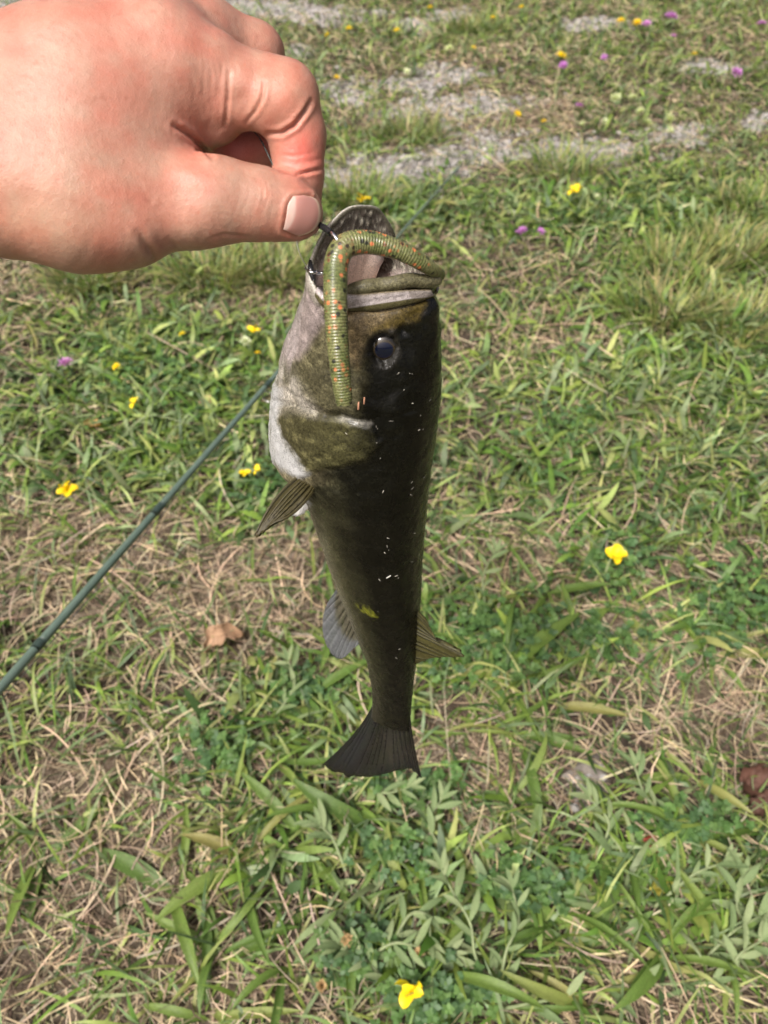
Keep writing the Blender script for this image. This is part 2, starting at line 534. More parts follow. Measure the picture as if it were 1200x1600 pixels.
for (x, y) in q:
    v, f = protos[r.integers(8)]
    s = r.uniform(0.003, 0.008) * (1 + 0.2 * y)
    a = r.random() * 6.28; ca, sa = math.cos(a), math.sin(a)
    vv = v * s * np.array([1, 0.8, 0.55])
    vv = np.stack([vv[:, 0] * ca - vv[:, 1] * sa + x, vv[:, 0] * sa + vv[:, 1] * ca + y, vv[:, 2]], -1)
    vv[:, 2] += gheight(np.array(x), np.array(y)) + s * 0.12
    sv.append(vv); sf.append(f + off); off += 12
    sc.append(np.tile(np.array([0.27, 0.262, 0.25]) * r.uniform(0.6, 1.3) * np.array([1, r.uniform(0.97, 1.0), r.uniform(0.92, 1.02)]), (12, 1)))
st_mat, n_, l_, b_ = mat_new('gravel_stone')
a_ = N_(n_, 'ShaderNodeAttribute', attribute_name='Col')
t_ = n_.new('ShaderNodeTexCoord')
z_ = noise(n_, l_, t_.outputs['Object'], 300, 4)
l_.new(mixcol(n_, l_, 1.0, a_.outputs['Color'], ramp(n_, l_, z_, [(0.3, 0.75), (0.7, 1.2)]), 'MULTIPLY'), b_.inputs['Base Color'])
b_.inputs['Roughness'].default_value = 0.9
obj('gravel', mesh_np('gravel', np.concatenate(sv), np.concatenate(sf), np.concatenate(sc), smooth=False), st_mat, label='loose grey gravel in bare patches of the turf', cat='gravel', kind='stuff')
# ------------------------------------------------------------------ plants one can tell apart
def lift(px, py, h=0.0):
    """world point over photo pixel px,py at height h above the datum"""
    v, u = (py - 800) / FPX, (px - 600) / FPX
    t = (CAM[2] - h) / (math.sin(PITCH) + v * math.cos(PITCH))
    return np.array([u * t, t * (math.cos(PITCH) - v * math.sin(PITCH)), h])

def leaf_mesh(name, L, wid, a0, bend, yaw=0.0, cup=0.25, wave=0.0, nu=9, nv=5, blunt=1.0, seed=0, pw=0.85):
    rr = np.random.default_rng(seed)
    t = np.linspace(0, 1, nu)
    tm = (t[:-1] + t[1:]) / 2
    el = a0 - bend * tm; hd = yaw * tm
    st = np.stack([np.cos(hd) * np.cos(el), np.sin(hd) * np.cos(el), np.sin(el)], -1) * L / (nu - 1)
    c = np.concatenate([[[0, 0, 0]], np.cumsum(st, 0)])
    T, _, _ = frames(c)
    side = np.cross([0, 0, 1.0], T); side /= np.linalg.norm(side, axis=1)[:, None] + 1e-9
    up = np.cross(T, side)
    w = wid / 2 * (np.sin(np.pi * np.clip(t, 0, 1) ** blunt) ** pw * 0.92 + 0.10 * (1 - t))
    s = np.linspace(-1, 1, nv)
    v = c[:, None] + side[:, None] * (s[None, :] * w[:, None])[..., None] + up[:, None] * (cup * np.abs(s[None]) * w[:, None] + wave * wid * np.sin(t * 19 + rr.random() * 6)[:, None] * s[None] ** 2 * np.sign(s[None]))[..., None]
    return mesh_np(name, v.reshape(-1, 3), grid_faces(nu, nv))

def veined_leaf(name, stops, rough=0.45, trans=0.28, dry=0.35):
    """leaf material: parallel veins along the blade, blotches, per-leaf colour"""
    m, n, l, b = mat_new(name)
    oi = n.new('ShaderNodeObjectInfo')
    col = ramp(n, l, oi.outputs['Random'], stops)
    tc = n.new('ShaderNodeTexCoord')
    nz = noise(n, l, tc.outputs['Object'], 55, 5, 0.7)
    col = mixcol(n, l, 1.0, col, ramp(n, l, nz, [(0.2, 0.62), (0.8, 1.35)]), 'MULTIPLY')
    blot = noise(n, l, tc.outputs['Object'], 24, 3, 0.5)
    col = mixcol(n, l, ramp(n, l, blot, [(0.62, 0.0), (0.74, dry)]), col, (0.20, 0.17, 0.06))
    mp = n.new('ShaderNodeMapping'); mp.inputs['Scale'].default_value = (6, 420, 6)
    l.new(tc.outputs['Object'], mp.inputs['Vector'])
    vein = noise(n, l, mp.outputs[0], 1.0, 1, 0.4)
    col = mixcol(n, l, 1.0, col, ramp(n, l, vein, [(0.35, 0.82), (0.65, 1.14)]), 'MULTIPLY')
    l.new(col, b.inputs['Base Color'])
    b.inputs['Roughness'].default_value = rough
    b.inputs['Specular IOR Level'].default_value = 0.4
    l.new(bump(n, l, vein, 0.35, 0.0008), b.inputs['Normal'])
    tr = n.new('ShaderNodeBsdfTranslucent')
    l.new(mixcol(n, l, 1.0, col, (1.0, 1.1, 0.55), 'MULTIPLY'), tr.inputs[0])
    mx = n.new('ShaderNodeMixShader'); mx.inputs[0].default_value = trans
    l.new(b.outputs[0], mx.inputs[1]); l.new(tr.outputs[0], mx.inputs[2])
    l.new(mx.outputs[0], n['Material Output'].inputs[0])
    return m

plantain_mat = veined_leaf('plantain_leaf', [(0.0, (0.075, 0.135, 0.025)), (0.35, (0.105, 0.175, 0.033)), (0.7, (0.15, 0.22, 0.045)), (0.9, (0.20, 0.235, 0.06)), (1.0, (0.26, 0.24, 0.08))])
grey_mat = veined_leaf('felted_leaf', [(0.0, (0.12, 0.18, 0.07)), (0.5, (0.165, 0.225, 0.095)), (1.0, (0.22, 0.27, 0.13))], 0.7, 0.2, 0.1)
stem_mat = simple('pale_stem', (0.16, 0.20, 0.09), 0.6, vary=0.25, scale=120)

LEAVES = [leaf_mesh('plantain_leaf', 1.0, w_, a_, b_, y_, 0.3, wv_, blunt=bl_, seed=k) for k, (w_, a_, b_, y_, wv_, bl_) in enumerate([
    (0.14, 0.55, 0.7, 0.3, 0.02, 1.1), (0.11, 0.8, 1.3, -0.3, 0.03, 1.15), (0.18, 0.4, 0.5, 0.2, 0.03, 0.95), (0.12, 0.25, 0.3, 0.6, 0.04, 1.0),
    (0.16, 0.7, 1.0, -0.5, 0.03, 0.9), (0.10, 0.5, 0.9, 0.9, 0.02, 1.2), (0.22, 0.45, 0.7, 0.1, 0.05, 0.85), (0.13, 1.0, 1.7, 0.1, 0.03, 1.05)])]
for me_ in LEAVES: me_.materials.append(plantain_mat)

def rosette(x, y, n, Lr, label, r):
    z = float(gheight(np.array(x), np.array(y)))
    t = thing('plantain_plant', label, 'plant', (x, y, z), (0, 0, r.random() * 6.28), 'plantain rosettes in the turf')
    a = r.random() * 6.28
    for k in range(n):
        a += 2.399 + r.normal(0, 0.35)
        o = obj('leaf', LEAVES[r.integers(len(LEAVES))], None, t)
        s = r.uniform(*Lr)
        o.scale = (s, s * r.uniform(0.5, 1.0), s * r.uniform(0.55, 1.2))
        o.rotation_euler = (r.normal(0, 0.25), r.normal(0, 0.12), a)
        o.location = (r.normal(0, 0.004), r.normal(0, 0.004), 0.002)
    return t

rp = np.random.default_rng(77)
MARKS = {'the bright yellow flower': (642, 1550), 'the flat grey stone': (915, 1215), 'the red-brown dead leaves': (1186, 1240), 'the yellowing leaf': (1034, 1388), 'the dark red leaf': (1018, 1320),
         'the orange-tan dead leaf': (348, 1000), 'the four-petalled yellow flower': (961, 870), 'the tan seed heads': (520, 1500), 'the long lying stem': (1060, 1538), 'the rod': (60, 1000), 'the mauve flower': (103, 568), 'the bare straw': (110, 1420)}
used_labels = set()
def place_label(what, px, py):
    """words for where a plant grows, by the two nearest findable things, never used twice"""
    near = sorted(MARKS, key=lambda k: (MARKS[k][0] - px) ** 2 + (MARKS[k][1] - py) ** 2)
    for a in range(len(near)):
        for b_ in range(a + 1, len(near)):
            for form in ('{w} beside {a}, towards {b}', '{w} between {a} and {b}'):
                s = form.format(w=what, a=near[a], b=near[b_])
                if s not in used_labels and b_ < 6:
                    used_labels.add(s)
                    return s
ROS = [(1090, 1225, 7), (965, 1325, 8), (1065, 1310, 6), (880, 1440, 7), (765, 1395, 7), (640, 1390, 6), (385, 1345, 7), (345, 1480, 6), (475, 1320, 6), (425, 1190, 6), (805, 1150, 5), (645, 1150, 4),
       (1145, 1490, 6), (1030, 1490, 6), (455, 1510, 5), (1115, 1030, 5), (870, 1100, 4), (580, 1290, 5), (545, 1410, 5), (270, 1400, 4), (720, 1530, 5), (1170, 1350, 6), (920, 1570, 6), (330, 1590, 5)]
for (px, py, k) in ROS:
    p = lift(px, py)
    rosette(p[0], p[1], k, (0.055, 0.135), place_label('plantain rosette', px, py), rp)
q = scatter(22, lambda g, d, u, y: np.clip(0.3 + u - 0.3 * d, 0, 1) * (1 - g), 79, y0=0.16, y1=0.75)
for (x, y) in q:
    px_, py_ = world2px(np.array([x]), np.array([y]))
    if -20 < px_[0] < 1220 and py_[0] < 1620:
        rosette(x, y, int(rp.integers(4, 7)), (0.06, 0.15), place_label('plantain rosette', px_[0], py_[0]), rp)
q = scatter(95, lambda g, d, u, y: np.clip(u - 0.3 * d, 0, 1) * (1 - g), 78, y0=0.3, y1=2.2)
for (x, y) in q:
    rosette(x, y, int(rp.integers(3, 6)), (0.05, 0.11), 'small plantain rosette half hidden in the grass', rp)

# grey-green felted herbs with long weak stems
HERB = leaf_mesh('herb_leaf', 1.0, 0.24, 0.5, 0.7, 0.15, 0.35, 0.02, nu=7, nv=3)
HERB.materials.append(grey_mat)
def herb(path, h, nleaf, Ll, label, r):
    pts = np.array([lift(px, py, h * hh + 0.006) for (px, py, hh) in path])
    pts[:, 2] += gheight(pts[:, 0], pts[:, 1])
    c = catmull(pts, 26)
    t = thing('herb_plant', label, 'plant', tuple(c[0]), group='grey-green herbs in the turf')
    v, f = tube(c - c[0], np.linspace(0.0022, 0.0011, len(c)), 7)
    obj('stem', mesh_np('stem', v, f), stem_mat, t)
    for k in range(nleaf):
        i = int(2 + (len(c) - 3) * (k + 0.5) / nleaf)
        d = c[min(i + 1, len(c) - 1)] - c[i - 1]
        o = obj('leaf', HERB, None, t)
        o.location = tuple(c[i] - c[0])
        s = Ll * r.uniform(0.7, 1.25)
        o.scale = (s, s, s)
        o.rotation_euler = (r.normal(0, 0.3), r.uniform(-0.5, 0.2), math.atan2(d[1], d[0]) + (1 if k % 2 else -1) * r.uniform(0.4, 1.1))
    for k in range(3):
        o = obj('leaf', HERB, None, t)
        o.location = tuple(c[-1] - c[0]); s = Ll * 0.8; o.scale = (s, s, s)
        d = c[-1] - c[-3]; o.rotation_euler = (0, -0.3, math.atan2(d[1], d[0]) + (k - 1) * 0.7)
rh = np.random.default_rng(31)
herb([(775, 1578, .2), (860, 1562, .4), (940, 1545, .5), (1000, 1540, .5), (1110, 1536, .6)], 0.02, 5, 0.035, 'long pale stem lying across the turf beside the yellow flower', rh)
herb([(790, 1570, .1), (745, 1500, .6), (735, 1445, 1.0), (710, 1400, 1.2), (690, 1360, 1.2)], 0.03, 9, 0.034, 'grey-green herb with an arching stem behind the yellow flower', rh)
for pth in ([(610, 1480, .2), (640, 1430, .9), (668, 1432, 1.2), (672, 1470, .8)], [(780, 1560, .2), (790, 1490, .9), (810, 1440, 1.1), (800, 1390, 1.3)], [(1180, 1460, .2), (1150, 1420, .9), (1160, 1370, 1.3)],
            [(1100, 1500, .2), (1140, 1460, .9), (1190, 1430, 1.2)], [(560, 1510, .2), (610, 1475, .9), (650, 1478, .9), (700, 1490, .6)], [(1060, 1290, .2), (1010, 1250, .9), (990, 1200, 1.3)],
            [(540, 1360, .2), (520, 1310, .9), (500, 1290, 1.2)], [(640, 1570, .2), (570, 1500, .8), (530, 1480, 1)], [(1020, 1420, .2), (1080, 1370, .9), (1130, 1350, 1.2)], [(930, 1340, .2), (950, 1290, .9), (920, 1250, 1.2)],
            [(760, 960, .2), (755, 900, .9), (775, 860, 1.2)], [(430, 1120, .2), (460, 1070, .9), (450, 1030, 1.2)], [(1150, 560, .2), (1120, 530, .9), (1080, 520, 1.2)], [(180, 690, .2), (230, 650, .9), (290, 660, 1)],
            [(1180, 1540, .2), (1150, 1500, 1), (1190, 1470, 1.3)], [(700, 1340, .2), (670, 1290, .9), (690, 1250, 1.2)], [(560, 1220, .2), (600, 1240, .8), (640, 1230, 1)]):
    herb(pth, 0.03, 8, 0.032, place_label('grey-green herb', pth[-1][0], pth[-1][1]), rh)

# ------------------------------------------------------------------ flowers
yellow_mat = leafy('yellow_petal', [(0.0, (0.86, 0.68, 0.015)), (1.0, (0.82, 0.57, 0.010))], 0.5, 0.25, 0.12)
purple_mat = leafy('mauve_floret', [(0.0, (0.50, 0.20, 0.55)), (1.0, (0.62, 0.30, 0.62))], 0.6, 0.3, 0.2)
cream_mat = leafy('cream_floret', [(0.0, (0.62, 0.66, 0.38)), (1.0, (0.72, 0.74, 0.55))], 0.6, 0.3, 0.2)
tan_mat = leafy('dry_floret', [(0.0, (0.48, 0.33, 0.16)), (1.0, (0.40, 0.26, 0.12))], 0.8, 0.1, 0.25)
green_stem = simple('green_stem', (0.07, 0.12, 0.035), 0.6, vary=0.2)

PETAL = leaf_mesh('petal', 1.0, 0.85, 0.9, 1.3, 0.0, 0.3, 0.03, nu=8, nv=5, blunt=0.75, pw=0.5)
PETAL.materials.append(yellow_mat)

def stem_to(top, t, rad=0.0008):
    foot = np.array([top[0] + rp.normal(0, 0.006), top[1] + 0.006 + rp.normal(0, 0.006), 0.0])
    foot[2] = gheight(foot[0:1], foot[1:2])[0] - 0.001
    path = catmull([foot, (foot * 0.5 + top * 0.5) + np.array([rp.normal(0, .004), rp.normal(0, .004), .004]), top], 8) - top
    v, f = tube(path, rad, 6)
    obj('stem', mesh_np('stem', v, f), green_stem, t)

def trefoil(px, py, size, h, label, group=None, petals=4, seed=0):
    top = lift(px, py, h)
    dist = np.linalg.norm(top - CAM)
    s = size * dist / FPX
    t = thing('yellow_flower', label, 'flower', tuple(top), (0, 0, 0), group)
    rr = np.random.default_rng(seed + 900)
    a0 = rr.random() * 6.28
    for k in range(petals):
        o = obj('petal', PETAL, None, t)
        a = a0 + k * 6.283 / petals + rr.normal(0, 0.35)
        q = s * rr.uniform(0.46, 0.60)
        o.scale = (q, q * rr.uniform(0.8, 1.05), q)
        o.rotation_euler = (rr.normal(0, 0.45), rr.normal(-0.1, 0.35), a)
    stem_to(top, t)

def tuft_head(n, seed, flat=0.6):
    """a rounded head of narrow florets, unit radius"""
    rr = np.random.default_rng(seed)
    v, f = [], []
    for k in range(n):
        z = rr.random() ** 0.7; a = rr.random() * 6.28
        d = np.array([math.sqrt(max(0, 1 - z * z)) * math.cos(a), math.sqrt(max(0, 1 - z * z)) * math.sin(a), z * flat])
        s = np.cross(d, [0.1, 0.2, 1.0]); s /= np.linalg.norm(s) + 1e-9
        L = rr.uniform(0.75, 1.05); w = rr.uniform(0.06, 0.12)
        o = len(v)
        v += [d * 0.15 - s * w * .5, d * 0.15 + s * w * .5, d * L * 0.7 + s * w, d * L + np.array([0, 0, .06]), d * L * 0.7 - s * w]
        f += [(o, o + 1, o + 2, o + 4)]
        f += [(o + 4, o + 2, o + 3, o + 3)]
    quads = np.array([q for q in f if q[2] != q[3]]); tris = np.array([q[:3] for q in f if q[2] == q[3]])
    return mesh_np('floret_head', np.array(v), [quads, tris], smooth=False)

HEADS = {}
for nm, mt, flat in (('mauve', purple_mat, 0.6), ('cream', cream_mat, 0.8), ('tan', tan_mat, 1.0), ('yellow', yellow_mat, 0.6)):
    HEADS[nm] = tuft_head(70, len(nm), flat); HEADS[nm].materials.append(mt)

def pompom(name, kind, px, py, size, h, label, cat='flower', group=None):
    top = lift(px, py, h)
    s = size * np.linalg.norm(top - CAM) / FPX / 2
    t = thing(name, label, cat, tuple(top), (0, 0, 0), group)
    o = obj('flower_head', HEADS[kind], None, t)
    o.scale = (s, s, s)
    o.rotation_euler = (rp.normal(0.2, 0.2), rp.normal(0, 0.2), rp.random() * 6.28)
    stem_to(top, t)

trefoil(642, 1550, 46, 0.05, 'bright yellow flower among grey-green stems at the foot of the turf', petals=5, seed=1)
trefoil(961, 870, 38, 0.04, 'yellow four-petalled flower above the small-leaved trefoil mat', seed=2)
trefoil(104, 768, 32, 0.04, 'orange-yellow double flower on dry turf beside the rod', petals=6, seed=3)
for k, (px, py) in enumerate([(383, 740), (402, 735)]):
    trefoil(px, py, 19, 0.04, 'yellow flower of the pair growing beside the pectoral fin', 'pair of yellow flowers', seed=10 + k)
trefoil(210, 630, 19, 0.04, 'small plain yellow flower in lush grass between the mauve flower and the rod', seed=4)
trefoil(397, 518, 24, 0.05, 'yellow flower with a cream bud under it behind the gill cover', seed=5)
trefoil(567, 314, 25, 0.05, 'yellow flower showing just above the gaping lower jaw', seed=6)
trefoil(900, 300, 27, 0.05, 'lone bright yellow flower in front of the gravel strip', petals=5, seed=7)
for k, (px, py, s) in enumerate([(182, 573, 15), (403, 552, 13), (285, 522, 13), (876, 88, 19), (526, 122, 13), (808, 178, 14), (970, 33, 14), (995, 36, 14), (512, 55, 12), (1085, 85, 11), (545, 45, 12), (770, 28, 10), (815, 12, 11), (620, 48, 12), (672, 12, 10), (850, 190, 11), (740, 75, 10)]):
    pompom('yellow_flower', 'yellow', px, py, s, 0.04, 'tiny yellow flower head dotted in the turf', group='tiny yellow flowers')
pompom('mauve_flower', 'mauve', 103, 568, 30, 0.05, 'mauve flower head standing in the grass beside the rod')
for k, (px, py, s) in enumerate([(815, 362, 22), (845, 362, 16)]):
    pompom('mauve_flower', 'mauve', px, py, s, 0.04, 'pinkish mauve flower of the pair behind the fish snout', group='pair of mauve flowers')
for (px, py, s) in [(1048, 27, 22), (1010, 38, 16), (1052, 57, 12), (905, 166, 17), (1150, 115, 22), (880, 103, 16), (944, 90, 12), (1190, 37, 14)]:
    pompom('mauve_flower', 'mauve', px, py, s, 0.06, 'small mauve flower head in the turf around the gravel', group='mauve flowers by the gravel')
pompom('cream_flower', 'cream', 383, 534, 22, 0.05, 'cream bud under the yellow flower behind the gill cover')
for (px, py, s) in [(962, 155, 20), (988, 153, 15), (1000, 175, 17), (1045, 188, 22), (910, 195, 14), (1012, 192, 15), (657, 105, 15), (702, 77, 16), (932, 310, 17), (636, 113, 13), (945, 190, 13), (1048, 205, 13), (684, 120, 11)]:
    pompom('cream_flower', 'cream', px, py, s, 0.06, 'pale cream flower head by the gravel', group='cream flowers by the gravel')
for (px, py, s) in [(540, 1467, 24), (502, 1540, 20), (655, 1490, 18)]:
    pompom('seed_head', 'tan', px, py, s, 0.035, 'dry tan seed head on a thin stem in the turf', 'seed head', 'dry seed heads')

# ------------------------------------------------------------------ dead leaves and a stone
def dead_leaf(px, py, L, wid, rot, col, label, seed, name='dead_leaf'):
    rr = np.random.default_rng(seed)
    p = lift(px, py, 0.018)
    nu, nv = 14, 9
    t = np.linspace(0, 1, nu); s = np.linspace(-1, 1, nv)
    w = wid / 2 * (np.sin(np.pi * np.clip(t * 0.95 + 0.03, 0, 1)) ** 0.6) * (1 + 0.25 * np.sin(t * 14 + rr.random() * 6))
    Tt, Ss = np.meshgrid(t, s, indexing='ij')
    X = (Tt - 0.5) * L; Y = Ss * w[:, None] + 0.12 * L * np.sin(Tt * 4)
    Z = 0.35 * wid * Ss ** 2 + 0.10 * wid * np.sin(Ss * 15 + Tt * 21) + 0.25 * wid * np.sin(Tt * 6 + rr.random() * 5) + 0.09 * wid * np.sin(Ss * 7 + Tt * 9)
    v = np.stack([X.ravel(), Y.ravel(), Z.ravel()], -1)
    v += rr.normal(0, wid * 0.035, v.shape)
    t_ = thing(name, label, 'leaf', tuple(p), (0.25, 0.1, rot))
    me = mesh_np('leaf_blade', v, grid_faces(nu, nv))
    obj('leaf_blade', me, leafy(name + '_skin', [(0.0, col), (1.0, col)], 0.7, 0.2, 0.3), t_)
    vv, ff = tube(np.array([[-L * 0.72, 0.1 * L, 0.0], [-L * 0.5, 0, 0], [0, .11 * L, 0.002], [L * .4, .08 * L, 0.002]]), [0.0012, 0.001, 0.0008, 0.0004], 6)
    obj('stalk', mesh_np('stalk', vv, ff), stem_mat, t_)

dead_leaf(348, 1000, 0.062, 0.032, 0.7, (0.34, 0.215, 0.13), 'curled orange-tan dead leaf lying on dry turf near the anal fin', 1)
dead_leaf(1018, 1320, 0.024, 0.016, -0.6, (0.34, 0.07, 0.045), 'small dark red dead leaf tucked between plantain leaves', 2)
dead_leaf(1034, 1388, 0.035, 0.022, 0.1, (0.52, 0.46, 0.08), 'yellowing leaf lying flat among plantain leaves', 3)
dead_leaf(1180, 1225, 0.050, 0.034, 1.2, (0.09, 0.042, 0.028), 'crumpled red-brown dead leaf, larger one of two overlapping', 4)
dead_leaf(1192, 1262, 0.040, 0.028, 0.3, (0.075, 0.036, 0.024), 'crumpled red-brown dead leaf, smaller one of two overlapping', 5)
dead_leaf(145, 664, 0.03, 0.016, 0.2, (0.55, 0.34, 0.14), 'little orange dead leaf in lush grass left of the rod', 6)
dead_leaf(325, 628, 0.035, 0.014, 0.1, (0.50, 0.27, 0.20), 'pinkish dead leaf beside the rod ferrule', 7)

v, f = stone_mesh(3)
for _ in range(2):                       # subdivide the lump once or twice and roughen it
    e = {}; nf = []; vl = list(v)
    def mid(a, b):
        k = (min(a, b), max(a, b))
        if k not in e: e[k] = len(vl); vl.append((vl[a] + vl[b]) / 2 * (1 + rp.normal(0, 0.03)))
        return e[k]
    for (a, b, c) in f:
        x, y, z = mid(a, b), mid(b, c), mid(c, a)
        nf += [(a, x, z), (x, b, y), (z, y, c), (x, y, z)]
    v, f = np.array(vl), np.array(nf)
p = lift(915, 1215)
o = obj('stone', mesh_np('stone', v * np.array([0.034, 0.03, 0.013]), f), simple('grey_stone', (0.17, 0.15, 0.13), 0.9, vary=0.4, scale=90), label='flat grey stone half buried between plantain and straw', cat='stone')
o.location = (p[0], p[1], -0.001)

# ------------------------------------------------------------------ fishing rod leaning down to the grass
A, B = W(0, 1076, 0.62), W(716, 262, 2.20)
B[2] = max(B[2], 0.012)
dirn = (B - A) / np.linalg.norm(B - A)
START = A - dirn * 0.45
total = np.linalg.norm(B - START)
rod = thing('fishing_rod', 'dark green fishing rod slanting down past the fish to the gravel', 'fishing rod', tuple(START))
def along(t): return dirn * total * t
def rad_at(t): return 0.0042 * (1 - t) + 0.0032 * t
m_, n, l, b = mat_new('green_rod_blank')
tc = n.new('ShaderNodeTexCoord')
nz = noise(n, l, tc.outputs['Object'], 60, 3)
l.new(ramp(n, l, nz, [(0.3, (0.085, 0.125, 0.098)), (0.7, (0.11, 0.155, 0.122))]), b.inputs['Base Color'])
b.inputs['Roughness'].default_value = 0.22
b.inputs['Coat Weight'].default_value = 0.3
ts = np.linspace(0, 1, 30)
v, f = tube(along(ts[:, None]), rad_at(ts), 18)
obj('blank', mesh_np('blank', v, f), m_, rod)
dark = simple('rod_winding', (0.035, 0.055, 0.045), 0.35)
steel = simple('guide_steel', (0.35, 0.35, 0.35), 0.3, metal=1.0)
def t_at(px):          # where along the rod the photo shows x = px
    lo, hi = 0.0, 1.0
    for _ in range(50):
        md = (lo + hi) / 2
        q = START + dirn * total * md - CAM
        x = 600 + FPX * (q @ RIGHT) / (q @ FWD)
        if x < px: lo = md
        else: hi = md
    return lo
for px, ln in ((246, 0.022), (418, 0.020), (600, 0.03), (690, 0.035), (60, 0.012)):
    t0 = t_at(px); tt = np.linspace(t0 - ln / total / 2, t0 + ln / total / 2, 5)
    v, f = tube(along(tt[:, None]), rad_at(tt) + np.array([0.0002, 0.0004, 0.0005, 0.0004, 0.0002]), 18)
    obj('winding', mesh_np('winding', v, f), dark, rod)
upv = np.cross(np.cross(dirn, [0, 0, 1.0]), dirn); upv /= np.linalg.norm(upv)
for px in (418, 600, 690):
    t0 = t_at(px); a = np.linspace(0, 2 * np.pi, 25)[:, None]
    sd_ = np.cross(dirn, upv)
    ring = along(t0) - upv * 0.019 + 0.008 * (np.cos(a) * sd_ + np.sin(a) * upv)
    v, f = tube(ring, 0.0011, 8, caps=False)
    g_ = obj('line_guide', mesh_np('line_guide', v, f), steel, rod)
    v, f = tube(np.array([along(t0 - 0.004) - upv * 0.003, along(t0) - upv * 0.0115]), 0.001, 8)
    obj('guide_foot', mesh_np('guide_foot', v, f), steel, g_)
nyl = simple('line_nylon', (0.12, 0.13, 0.12), 0.3)
tt = np.linspace(0.02, t_at(690), 20)
sag = upv * (-0.011) * np.ones((20, 1))
v, f = tube(along(tt[:, None]) + sag, 0.0004, 6)
obj('rod_line', mesh_np('rod_line', v, f), nyl, rod)
# ------------------------------------------------------------------ the bass: axes s (snout to tail), d (dorsal), l (its left)
P1, P2 = cam3(570, 560, 0.315), cam3(590, 1205, 0.48)
fT = (P2 - P1) / np.linalg.norm(P2 - P1)
fO = P1 - fT * 0.038
e1 = np.array([1, 0, 0.0]) - fT[0] * fT; e1 /= np.linalg.norm(e1)
e2 = np.cross(fT, e1)
ROLL = math.radians(22)
fD = math.cos(ROLL) * e1 + math.sin(ROLL) * e2
fL = -math.sin(ROLL) * e1 + math.cos(ROLL) * e2
def fish2cam(p): return fO + p[..., 0:1] * fT + p[..., 1:2] * fD + p[..., 2:3] * fL
def cam2fish(c):
    q = np.asarray(c, float) - fO
    return np.stack([q @ fT, q @ fD, q @ fL], -1)
def fpl(px, py, l):
    """fish point in the plane l seen at photo pixel px,py"""
    v = cam3(px, py, 1.0)
    return cam2fish(v * (((fO + fL * l) @ fL) / (v @ fL)))

M = Matrix.Identity(4)
for i, ax in enumerate((fT, fD, fL)):
    w = ax[0] * RIGHT + ax[1] * DOWN + ax[2] * FWD
    for k in range(3): M[k][i] = w[k]
ow = cam2world(fO)
for k in range(3): M[k][3] = ow[k]
fish = thing('bass', 'dark olive bass hanging by its open mouth over the grass', 'fish')
fish.matrix_world = M

PS = np.array([.040, .055, .075, .088, .094, .0985, .102, .106, .116, .130, .145, .165, .185, .200, .215, .235, .250, .264])
PT = np.array([.0322, .0318, .0300, .0287, .0282, .0278, .0275, .0272, .0266, .0258, .0253, .0249, .0245, .0240, .0235, .0222, .0214, .0212])
PB = np.array([-.0375, -.0420, -.0462, -.0466, -.0455, -.042, -.0365, -.0325, -.0296, -.0265, -.0232, -.0182, -.0123, -.0082, -.0040, -.0018, -.0015, -.0030])
PW = np.array([.0250, .0262, .0275, .0278, .0276, .0270, .0262, .0255, .0245, .0232, .0212, .0185, .0156, .0134, .0108, .0078, .0060, .0042])
NPHI = 288
PHI = np.linspace(0, 2 * np.pi, NPHI, endpoint=False)
def smooth_interp(s, ys):
    return np.interp(s, PS, ys)
def ring(s, wob=True):
    s = np.atleast_1d(s)
    k = np.linspace(-0.004, 0.004, 5)
    top = np.mean([smooth_interp(s + a, PT) for a in k], 0)
    bot = np.mean([smooth_interp(s + a * 0.6, PB) for a in k], 0)
    wid = np.mean([smooth_interp(s + a, PW) for a in k], 0)
    cd, h = (top + bot) / 2, (top - bot) / 2
    c, sn = np.cos(PHI), np.sin(PHI)
    e = 2 / 2.25
    C = np.sign(c) * np.abs(c) ** e; S = np.sign(sn) * np.abs(sn) ** e
    # belly side narrower than the back under the head
    pin = 1 - 0.22 * sstep(0.35, -0.9, 0 * c + c) * 1.0
    X = np.repeat(s[:, None], NPHI, 1)
    return np.stack([X, cd[:, None] + h[:, None] * C[None], wid[:, None] * (S * pin)[None]], -1)

# rim of the gaping mouth
lipL = [fpl(642, 434, .0100), fpl(588, 441, .0180), fpl(546, 450, .0225), fpl(503, 468, .0250)]
mir = lambda p: p * np.array([1, 1, -1])
rimc = [(0.0, fpl(686, 432, 0.0))] + list(zip((.13, .28, .42, .55), lipL)) + [(.66, fpl(482, 430, .0225)), (.78, fpl(497, 378, .0175)), (.90, fpl(533, 331, .0085)),
        (1.0, fpl(565, 322, 0.0)), (1.09, fpl(592, 330, -.0085)), (1.20, fpl(617, 375, -.0165))]
rimc += [(1.34, mir(fpl(482, 430, .0225)) + np.array([0, .004, 0]))] + [(2 - a, mir(p)) for a, p in list(zip((.13, .28, .42, .55), lipL))[::-1]]
ra = np.array([a * np.pi for a, _ in rimc]); rp_ = np.array([p for _, p in rimc])
def periodic(phi):
    a = np.concatenate([ra[-3:] - 2 * np.pi, ra, ra[:3] + 2 * np.pi]); p = np.concatenate([rp_[-3:], rp_, rp_[:3]])
    tan = np.zeros_like(p)
    tan[1:-1] = (p[2:] - p[:-2]) / (a[2:] - a[:-2])[:, None]
    k = np.clip(np.searchsorted(a, phi, side='right') - 1, 1, len(a) - 3)
    h = (a[k + 1] - a[k]); t = ((phi - a[k]) / h)[:, None]; h = h[:, None]
    return (2 * t**3 - 3 * t**2 + 1) * p[k] + (t**3 - 2 * t**2 + t) * h * tan[k] + (-2 * t**3 + 3 * t**2) * p[k + 1] + (t**3 - t**2) * h * tan[k + 1]
RIM = periodic(PHI)
